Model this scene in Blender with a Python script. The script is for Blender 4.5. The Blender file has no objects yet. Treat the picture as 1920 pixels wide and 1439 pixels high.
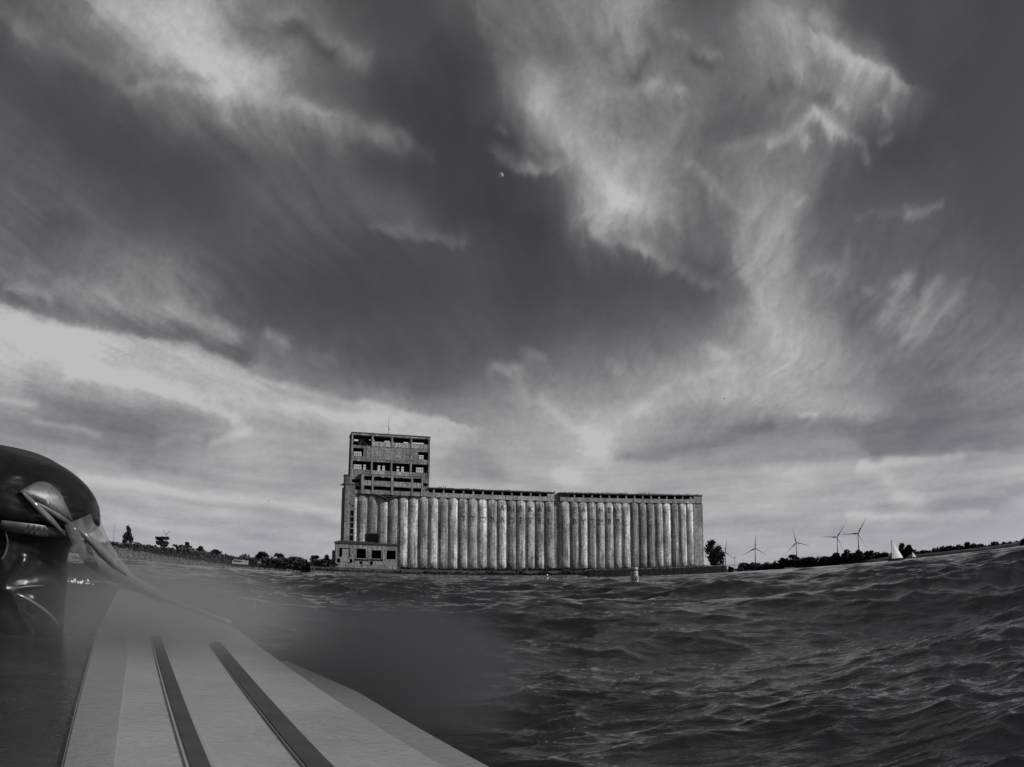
import bpy, bmesh, math, random
import numpy as np
from mathutils import Matrix, Vector

scene = bpy.context.scene
R = math.radians
rng = random.Random(7)

# ------------------------------------------------------------------ camera, sky, sun, exposure
SUN_AZ, SUN_EL = 97.0, 30.0
cam = bpy.data.cameras.new("camera")
cam_ob = bpy.data.objects.new("camera", cam)
scene.collection.objects.link(cam_ob)
scene.camera = cam_ob
cam.type = 'PANO'                      # action camera: curved horizon
cam.sensor_width = 36.0
cam.clip_start = 0.05
cam.clip_end = 600000.0
for holder in (cam, getattr(cam, "cycles", None)):
    try:
        holder.panorama_type = 'FISHEYE_EQUISOLID'
        holder.fisheye_lens = 27.1875
        holder.fisheye_fov = R(140)
    except Exception:
        pass
CAM_H = 0.75
cam_ob.matrix_world = (Matrix.Translation((0, 0, CAM_H)) @ Matrix.Rotation(math.pi / 2 + 0.250308, 4, 'X')
                       @ Matrix.Rotation(R(0.1), 4, 'Z'))

world = bpy.data.worlds.new("World")
scene.world = world
world.use_nodes = True
wn = world.node_tree.nodes
wl = world.node_tree.links
sky = wn.new('ShaderNodeTexSky')
sky.sky_type = 'NISHITA'
sky.sun_disc = False
sky.sun_elevation = R(SUN_EL)
sky.sun_rotation = R(SUN_AZ)
sky.air_density = 0.75
sky.dust_density = 0.2
sky.ozone_density = 1.0
sep = wn.new('ShaderNodeSeparateColor')      # black and white film behind a red filter
tint = wn.new('ShaderNodeMix'); tint.data_type = 'RGBA'; tint.blend_type = 'MULTIPLY'
tint.inputs[0].default_value = 1.0
tint.inputs[7].default_value = (1.0, 0.985, 1.10, 1)
wl.new(sky.outputs[0], sep.inputs[0])
wl.new(sep.outputs[0], tint.inputs[6])
wl.new(tint.outputs[2], wn['Background'].inputs[0])
wn['Background'].inputs[1].default_value = 0.055

sun = bpy.data.lights.new("sun", 'SUN')
sun.energy = 4.0
sun.angle = R(0.5)
sun.color = (1.0, 0.995, 0.985)
sun_ob = bpy.data.objects.new("sun", sun)
scene.collection.objects.link(sun_ob)
sd = Vector((math.sin(R(SUN_AZ)) * math.cos(R(SUN_EL)), math.cos(R(SUN_AZ)) * math.cos(R(SUN_EL)), math.sin(R(SUN_EL))))
sun_ob.rotation_euler = sd.to_track_quat('Z', 'Y').to_euler()
sun_ob.location = sd * 300

scene.view_settings.view_transform = 'Standard'
scene.view_settings.look = 'None'
scene.view_settings.exposure = 0.0
scene.view_settings.gamma = 1.0
scene.view_settings.use_curve_mapping = False
scene.render.engine = 'CYCLES'
scene.cycles.use_denoising = True
scene.cycles.transparent_max_bounces = 24
scene.cycles.max_bounces = 8
scene.cycles.volume_bounces = 1

# ------------------------------------------------------------------ helpers
COL = scene.collection

def link(name, me, mat=None, parent=None, smooth=False):
    o = bpy.data.objects.new(name, me)
    COL.objects.link(o)
    if mat is not None and me is not None:
        me.materials.clear(); me.materials.append(mat)
    if parent is not None:
        o.parent = parent
    if smooth and me is not None:
        me.polygons.foreach_set('use_smooth', [True] * len(me.polygons))
    return o

def tag(o, label=None, cat=None, group=None, kind=None):
    if label: o['label'] = label
    if cat: o['category'] = cat
    if group: o['group'] = group
    if kind: o['kind'] = kind
    return o

def empty(name, loc=(0, 0, 0), rz=0.0, label=None, cat=None, group=None):
    o = bpy.data.objects.new(name, None)
    COL.objects.link(o)
    o.empty_display_size = 0.5
    o.location = loc
    o.rotation_euler = (0, 0, rz)
    return tag(o, label, cat, group)

class MB:
    """collects simple shapes into one mesh"""
    def __init__(self): self.v = []; self.f = []
    def add(self, vs, fs):
        n = len(self.v); self.v += [tuple(p) for p in vs]; self.f += [tuple(i + n for i in q) for q in fs]; return self
    def box(self, x0, x1, y0, y1, z0, z1):
        return self.add([(x0,y0,z0),(x1,y0,z0),(x1,y1,z0),(x0,y1,z0),(x0,y0,z1),(x1,y0,z1),(x1,y1,z1),(x0,y1,z1)],
                        [(0,3,2,1),(4,5,6,7),(0,1,5,4),(1,2,6,5),(2,3,7,6),(3,0,4,7)])
    def tube(self, pts, rad, seg=8, cap=True):
        pts = [Vector(p) for p in pts]
        if not isinstance(rad, (list, tuple)): rad = [rad] * len(pts)
        base = len(self.v); up = Vector((0, 0, 1))
        for i, p in enumerate(pts):
            d = (pts[min(i + 1, len(pts) - 1)] - pts[max(i - 1, 0)]).normalized()
            a = d.cross(up)
            if a.length < 1e-3: a = d.cross(Vector((1, 0, 0)))
            a.normalize(); b = d.cross(a).normalized()
            for k in range(seg):
                t = 2 * math.pi * k / seg
                self.v.append(tuple(p + a * (rad[i] * math.cos(t)) + b * (rad[i] * math.sin(t))))
        for i in range(len(pts) - 1):
            for k in range(seg):
                q = base + i * seg
                self.f.append((q + k, q + (k + 1) % seg, q + seg + (k + 1) % seg, q + seg + k))
        if cap:
            self.f.append(tuple(base + k for k in range(seg)))
            self.f.append(tuple(base + (len(pts) - 1) * seg + k for k in reversed(range(seg))))
        return self
    def lathe(self, prof, seg=24, cx=0, cy=0, ky=1.0):
        base = len(self.v)
        for r, z in prof:
            for k in range(seg):
                t = 2 * math.pi * k / seg
                self.v.append((cx + r * math.cos(t), cy + ky * r * math.sin(t), z))
        for i in range(len(prof) - 1):
            for k in range(seg):
                q = base + i * seg
                self.f.append((q + k, q + (k + 1) % seg, q + seg + (k + 1) % seg, q + seg + k))
        self.f.append(tuple(base + k for k in reversed(range(seg))))
        self.f.append(tuple(base + (len(prof) - 1) * seg + k for k in range(seg)))
        return self
    def prism(self, poly, axis, a, b):
        """extrude a 2-D polygon: axis 'y' takes (x,z) points, axis 'z' takes (x,y) points"""
        n = len(poly)
        if axis == 'y': vs = [(p[0], a, p[1]) for p in poly] + [(p[0], b, p[1]) for p in poly]
        else: vs = [(p[0], p[1], a) for p in poly] + [(p[0], p[1], b) for p in poly]
        fs = [tuple(range(n)), tuple(reversed(range(n, 2 * n)))] + [(i, i + n, (i + 1) % n + n, (i + 1) % n) for i in range(n)]
        return self.add(vs, fs)
    def mesh(self, name):
        me = bpy.data.meshes.new(name)
        me.from_pydata(self.v, [], self.f)
        bm = bmesh.new(); bm.from_mesh(me)
        bmesh.ops.recalc_face_normals(bm, faces=bm.faces)
        bm.to_mesh(me); bm.free(); me.update()
        return me
    def build(self, name, mat, parent=None, smooth=False):
        return link(name, self.mesh(name), mat, parent, smooth)

def np_mesh(name, verts, quads):
    me = bpy.data.meshes.new(name)
    n, m = len(verts), len(quads)
    k = quads.shape[1]
    me.vertices.add(n); me.vertices.foreach_set('co', np.ascontiguousarray(verts, dtype=np.float32).ravel())
    me.loops.add(m * k); me.loops.foreach_set('vertex_index', np.ascontiguousarray(quads, dtype=np.int32).ravel())
    me.polygons.add(m)
    me.polygons.foreach_set('loop_start', np.arange(0, m * k, k, dtype=np.int32))
    me.polygons.foreach_set('loop_total', np.full(m, k, dtype=np.int32))
    me.update(calc_edges=True)
    return me

def grid_quads(nr, nc, wrap=False):
    i = np.arange(nr - 1)[:, None]; j = np.arange(nc if wrap else nc - 1)[None, :]
    a = i * nc + j; b = i * nc + (j + 1) % nc
    return np.stack([a, b, b + nc, a + nc], -1).reshape(-1, 4)

def at(az, r):
    return r * math.sin(R(az)), r * math.cos(R(az))

# ------------------------------------------------------------------ materials
def grey(v): return (v, v, v * 1.02, 1)

def plain(name, v, rough=0.6, noise=0.25, scale=3.0, bump=0.0, spec=0.5, coat=0.0):
    m = bpy.data.materials.new(name); m.use_nodes = True
    n = m.node_tree.nodes; l = m.node_tree.links; b = n['Principled BSDF']
    tc = n.new('ShaderNodeTexCoord'); nz = n.new('ShaderNodeTexNoise')
    nz.inputs['Scale'].default_value = scale; nz.inputs['Detail'].default_value = 6; nz.inputs['Roughness'].default_value = .62
    l.new(tc.outputs['Object'], nz.inputs['Vector'])
    cr = n.new('ShaderNodeValToRGB')
    cr.color_ramp.elements[0].position = .3; cr.color_ramp.elements[1].position = .72
    cr.color_ramp.elements[0].color = grey(v * (1 - noise)); cr.color_ramp.elements[1].color = grey(v * (1 + noise))
    l.new(nz.outputs[0], cr.inputs[0]); l.new(cr.outputs[0], b.inputs['Base Color'])
    b.inputs['Roughness'].default_value = rough
    b.inputs['Specular IOR Level'].default_value = spec
    b.inputs['Coat Weight'].default_value = coat
    if bump:
        bp = n.new('ShaderNodeBump'); bp.inputs['Strength'].default_value = 1.0; bp.inputs['Distance'].default_value = bump
        l.new(nz.outputs[0], bp.inputs['Height']); l.new(bp.outputs[0], b.inputs['Normal'])
    return m

def concrete(name, v, flake=0.35, stain=0.55, lines=True, per_object=0.25):
    """old board-marked concrete: pour lines, run-down stains, flaked patches"""
    m = bpy.data.materials.new(name); m.use_nodes = True
    n = m.node_tree.nodes; l = m.node_tree.links; b = n['Principled BSDF']
    tc = n.new('ShaderNodeTexCoord'); oi = n.new('ShaderNodeObjectInfo')
    off = n.new('ShaderNodeVectorMath'); off.operation = 'MULTIPLY_ADD'
    cb = n.new('ShaderNodeCombineXYZ')
    for k in range(3): l.new(oi.outputs['Random'], cb.inputs[k])
    l.new(cb.outputs[0], off.inputs[0]); off.inputs[1].default_value = (57, 31, 83); l.new(tc.outputs['Object'], off.inputs[2])
    def noise(sx, sy, sz, sc, det=5, rough=.6):
        mp = n.new('ShaderNodeMapping'); mp.inputs['Scale'].default_value = (sx, sy, sz)
        nz = n.new('ShaderNodeTexNoise'); nz.inputs['Scale'].default_value = sc
        nz.inputs['Detail'].default_value = det; nz.inputs['Roughness'].default_value = rough
        l.new(off.outputs[0], mp.inputs[0]); l.new(mp.outputs[0], nz.inputs['Vector'])
        return nz.outputs[0]
    def ramp(src, a, bb, lo, hi):
        r = n.new('ShaderNodeMapRange'); r.inputs[1].default_value = a; r.inputs[2].default_value = bb
        r.inputs[3].default_value = lo; r.inputs[4].default_value = hi
        l.new(src, r.inputs[0]); return r.outputs[0]
    def mul(x, y):
        q = n.new('ShaderNodeMath'); q.operation = 'MULTIPLY'
        l.new(x, q.inputs[0]); l.new(y, q.inputs[1]); return q.outputs[0]
    blot = ramp(noise(1, 1, .45, .22, 5), .36, .66, 1 - stain * .72, 1.15)
    streak = ramp(noise(1, 1, .05, .95, 5), .36, .66, 1 - stain * .85, 1.22)
    fl = ramp(noise(1, 1, 1.3, .85, 6, .68), .54, .62, 1.0, 1.0 + flake)
    pit = ramp(noise(1, 1, 1.2, .75, 6, .72), .36, .52, .5, 1.08)
    val = mul(mul(mul(blot, streak), fl), pit)
    po = ramp(oi.outputs['Random'], 0, 1, 1 - per_object, 1 + per_object * .6)
    val = mul(val, po)
    if lines:
        sx = n.new('ShaderNodeSeparateXYZ'); l.new(tc.outputs['Object'], sx.inputs[0])
        fr = n.new('ShaderNodeMath'); fr.operation = 'FRACT'
        dv = n.new('ShaderNodeMath'); dv.operation = 'MULTIPLY'; dv.inputs[1].default_value = 1 / 2.35
        l.new(sx.outputs[2], dv.inputs[0]); l.new(dv.outputs[0], fr.inputs[0])
        ln = ramp(fr.outputs[0], 0.0, .07, .72, 1.0)
        val = mul(val, ln)
    base = n.new('ShaderNodeMix'); base.data_type = 'RGBA'; base.blend_type = 'MULTIPLY'; base.inputs[0].default_value = 1
    base.inputs[6].default_value = grey(v); l.new(val, base.inputs[7])
    l.new(base.outputs[2], b.inputs['Base Color'])
    b.inputs['Roughness'].default_value = .92; b.inputs['Specular IOR Level'].default_value = .15
    bp = n.new('ShaderNodeBump'); bp.inputs['Distance'].default_value = .42; bp.inputs['Strength'].default_value = 1.0
    l.new(noise(1, 1, 1, 1.1, 7, .7), bp.inputs['Height']); l.new(bp.outputs[0], b.inputs['Normal'])
    return m

M_silo = concrete("silo_concrete", .60, flake=.6, stain=.70, per_object=.45)
M_wall = concrete("wall_concrete", .31, flake=.35, stain=.45)
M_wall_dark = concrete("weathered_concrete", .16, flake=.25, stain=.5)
M_panel = concrete("infill_concrete", .42, flake=.45, stain=.42, lines=False)
M_trim = concrete("frame_concrete", .38, flake=.4, stain=.45, lines=False)
M_dark = plain("dark_void", .008, .95, .3, spec=.05)  # near-black colour stands in for the shade of unlit interiors
M_roof = plain("roof_felt", .045, .9, .3, .5)
M_quay = concrete("quay_concrete", .20, flake=.3, stain=.5)
M_sheet = plain("sheet_piling", .026, .95, .5, .4, .0, spec=.1)
M_metal = plain("dark_metal", .05, .5, .2)
M_galv = plain("weathered_metal", .14, .6, .25)
M_white = plain("white_paint", .62, .5, .12, 1.5)
M_trailer = plain("trailer_panel", .34, .6, .2, 1.0)
M_turbine = plain("turbine_paint", .16, .5, .06, .2)
M_rock = plain("stone", .085, .9, .5, .8, .08)
M_soil = plain("bank_soil", .026, .95, .5, .25, .2)
M_bark = plain("bark", .035, .9, .4, 4, .02)
M_leaf = plain("foliage", .030, .8, .5, .35, spec=.2)
M_weeds = plain("undergrowth_leaf", .045, .85, .55, .3, spec=.2)
M_grassy = plain("rank_grass", .034, .95, .7, .4, .1)

# ------------------------------------------------------------------ noise fields (numpy)
def hash2(ix,iy,seed):
    n=(ix.astype(np.int64)*374761393+iy.astype(np.int64)*668265263+seed*1442695041)&0x7fffffff
    n=((n^(n>>13))*1274126177)&0x7fffffff
    return ((n^(n>>16))&0xffff)/65535.0
def vnoise(x,y,seed=0):
    ix=np.floor(x);iy=np.floor(y);fx=x-ix;fy=y-iy
    ux=fx*fx*fx*(fx*(fx*6-15)+10);uy=fy*fy*fy*(fy*(fy*6-15)+10)
    def g(i,j):
        a=hash2(ix+i,iy+j,seed)*2*math.pi
        return np.cos(a)*(fx-i)+np.sin(a)*(fy-j)
    a=g(0,0);b=g(1,0);c=g(0,1);d=g(1,1)
    return 1.5*((a+(b-a)*ux)*(1-uy)+(c+(d-c)*ux)*uy)
def fbm(x,y,octv,seed=0,gain=.5):
    s=0;a=1;t=0
    for o in range(octv):
        s=s+a*vnoise(x,y,seed+o*17);t+=a;a*=gain;x=x*2.03+3.1;y=y*2.03-1.7
    return s/t*1.6
def cloud_tone(az,el,lat,strokes):
    """grey tone (0-255) of the cloud cover in direction az/el (degrees)"""
    laz,lel,L=lat
    # ragged edges: wander of the coordinates
    q=np.maximum(el,-4)
    ve=np.where(q<18,22*np.log(.32+q/26.5)+17.9,q)     # low clouds are foreshortened
    sy=1.0/np.clip(.32+q/26.5,.3,1.0)
    # fibres: streaks that run parallel in the cloud layer, so they fan out from a point on the horizon
    dz=np.radians(az-9.0);ct=1/np.tan(np.radians(np.clip(el+2.2,2.2,80)))
    PX=ct*np.sin(dz);PY=ct*np.cos(dz)
    bend=.10*fbm(PX*1.1,PY*1.1,3,91)
    fib=fbm((PX+bend)*15,(PY+bend)*1.5,5,95,.62)
    fib2=fbm((PX+bend)*34,PY*4.5,4,97,.6)
    rx=az-9.0;ry=el+6.0;rn=np.hypot(rx,ry)+.5;rx=rx/rn;ry=ry/rn
    high=np.clip((el-7)/9,0,1)
    pull=high*(.75*fib+.15*fib2)
    wx=.95*fbm(az*.16,ve*.16,3,5)+.30*fbm(az*.7,ve*.7,4,9,.6)+rx*pull
    wy=(.65*fbm(az*.16+40,ve*.16,3,6)+.26*fbm(az*.7+9,ve*.7,4,8,.6))/sy+ry*pull
    a=az+wx;e=el+wy
    gx=np.clip((a-laz[0])/3,0,len(laz)-1.001);gy=np.clip((e-lel[0])/3,0,len(lel)-1.001)
    ix=gx.astype(int);iy=gy.astype(int);tx=gx-ix;ty=gy-iy
    def cr(t): return [-.5*t+t*t-.5*t**3,1-2.5*t*t+1.5*t**3,.5*t+2*t*t-1.5*t**3,-.5*t*t+.5*t**3]
    wxs=cr(tx);wys=cr(ty);T=np.zeros_like(gx)
    for i in range(4):
        for j in range(4):
            T+=wys[i]*wxs[j]*L[np.clip(iy+i-1,0,L.shape[0]-1),np.clip(ix+j-1,0,L.shape[1]-1)]
    a=az+.75*wx;e=el+.75*wy
    vq=ve+.75*wy*sy
    for pts,amp,wn,wp in strokes:
        p=np.array(pts)
        lo=p.min(0)-3*max(wn,wp);hi=p.max(0)+3*max(wn,wp)
        m=np.nonzero((a>lo[0])&(a<hi[0])&(e>lo[1])&(e<hi[1]))[0]
        if not len(m): continue
        A=a[m];E=e[m];best=np.full(len(m),1e9);sgn=np.zeros(len(m))
        for k in range(len(p)-1):
            d=p[k+1]-p[k];l2=(d*d).sum()
            t=np.clip(((A-p[k,0])*d[0]+(E-p[k,1])*d[1])/l2,0,1)
            qx=A-p[k,0]-t*d[0];qy=E-p[k,1]-t*d[1];dd=np.hypot(qx,qy)
            s=d[0]*(E-p[k,1])-d[1]*(A-p[k,0])     # >0: above / left in the sky
            u=dd<best;best[u]=dd[u];sgn[u]=s[u]
        w=np.where(sgn>0,wn,wp)
        T[m]+=amp*np.exp(-(best/(1.3*w))**2)
    # inner texture, stronger where there is cloud; fibres run with the wind
    body=np.clip((T-78)/60,0,1)
    u=a*.94+e*.34;v=(-a*.34+e*.94)
    tex=fbm(a*.5,vq*.5,5,21,.6)*8+high*(fib*15+fib2*3.5)+fbm(a*2.0,vq*2.0,4,41,.65)*7
    low=np.clip((16-el)/10,0,1)
    tex2=fbm(az*.12,(el+.02*az)*.9,4,51,.55)*16
    T=T+tex*(.16+.95*body)*(1-.5*low)+tex2*low
    return T


# ------------------------------------------------------------------ clouds: one thin high sheet, lit by the sun
CLOUD_AZ = np.arange(-57, 57.1, 3.0)
CLOUD_EL = np.arange(0, 48.1, 3.0)
CLOUD_TONE = np.array([
    [173,173,173,172,171,170,169,169,168,168,168,168,168,168,168,168,168,168,168,168,168,168,168,168,168,168,168,168,168,167,165,162,163,162,162,162,162,163,165],
    [161,166,169,171,172,172,173,173,177,177,177,181,177,170,170,174,170,170,170,170,170,169,170,170,171,171,169,170,173,169,161,160,167,170,173,176,178,178,173],
    [155,147,145,146,150,154,158,161,168,168,165,167,171,167,162,169,170,171,169,173,172,176,171,171,172,175,173,169,168,165,160,164,170,165,159,152,147,144,143],
    [182,179,175,169,161,153,147,137,131,128,128,147,166,167,161,164,167,162,159,167,171,178,166,157,151,148,145,141,133,124,120,129,138,138,138,139,139,136,133],
    [159,172,180,183,183,182,179,169,169,175,177,169,165,158,151,150,145,136,140,148,161,158,159,148,143,144,147,149,141,122,118,128,134,132,129,125,121,116,111],
    [116,122,129,138,149,160,171,182,178,147,145,145,132,120,108,96,92,94,100,117,121,126,137,144,155,166,167,155,131,120,115,114,114,111,107,102,98,95,93],
    [103,105,107,111,114,118,118,123,132,132,134,113,93,87,85,83,83,84,86,84,90,98,98,104,119,142,161,138,114,121,122,110,98,93,92,90,88,86,84],
    [97,98,100,101,102,104,98,108,118,120,119,94,82,78,75,74,76,78,79,73,74,78,82,86,85,107,152,119,108,101,97,93,87,85,83,82,80,79,77],
    [92,94,95,96,97,97,94,98,93,88,87,84,86,84,81,78,77,78,77,70,71,88,102,106,102,112,150,113,98,94,94,87,81,78,77,76,75,74,73],
    [86,88,90,91,92,91,88,82,79,77,76,81,91,92,89,88,82,72,67,66,71,123,159,149,113,104,144,119,93,83,82,80,78,75,73,73,72,71,70],
    [76,80,82,84,86,78,76,75,74,79,81,87,93,94,86,77,71,68,66,68,87,138,158,139,112,108,121,120,109,91,76,74,73,72,70,69,68,67,67],
    [84,78,75,75,80,82,82,86,97,113,125,128,121,112,100,79,68,65,66,73,127,147,139,122,115,97,103,117,125,136,118,91,72,72,69,67,66,65,64],
    [95,95,94,89,97,100,101,117,143,159,166,163,121,87,84,73,68,66,74,102,146,140,124,124,121,108,112,125,125,131,106,79,76,74,70,64,62,62,62],
    [95,95,95,99,107,117,135,151,163,163,141,110,102,97,91,79,75,69,77,106,107,118,131,133,116,104,110,132,135,114,84,77,78,77,73,67,62,62,62],
    [95,95,98,105,113,127,148,158,161,157,128,106,105,91,81,75,76,86,96,105,113,126,142,153,116,91,95,106,117,117,88,78,78,78,76,72,65,62,62],
    [95,98,104,111,122,141,155,160,161,148,115,106,102,87,78,74,77,92,102,105,119,131,142,157,128,91,93,102,113,121,103,80,78,78,78,75,71,64,62],
    [98,104,111,120,137,152,159,161,157,131,107,106,97,84,77,74,78,94,102,105,118,131,140,156,139,96,91,98,108,118,117,91,78,78,78,78,75,71,65],
], dtype=float)
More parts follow.
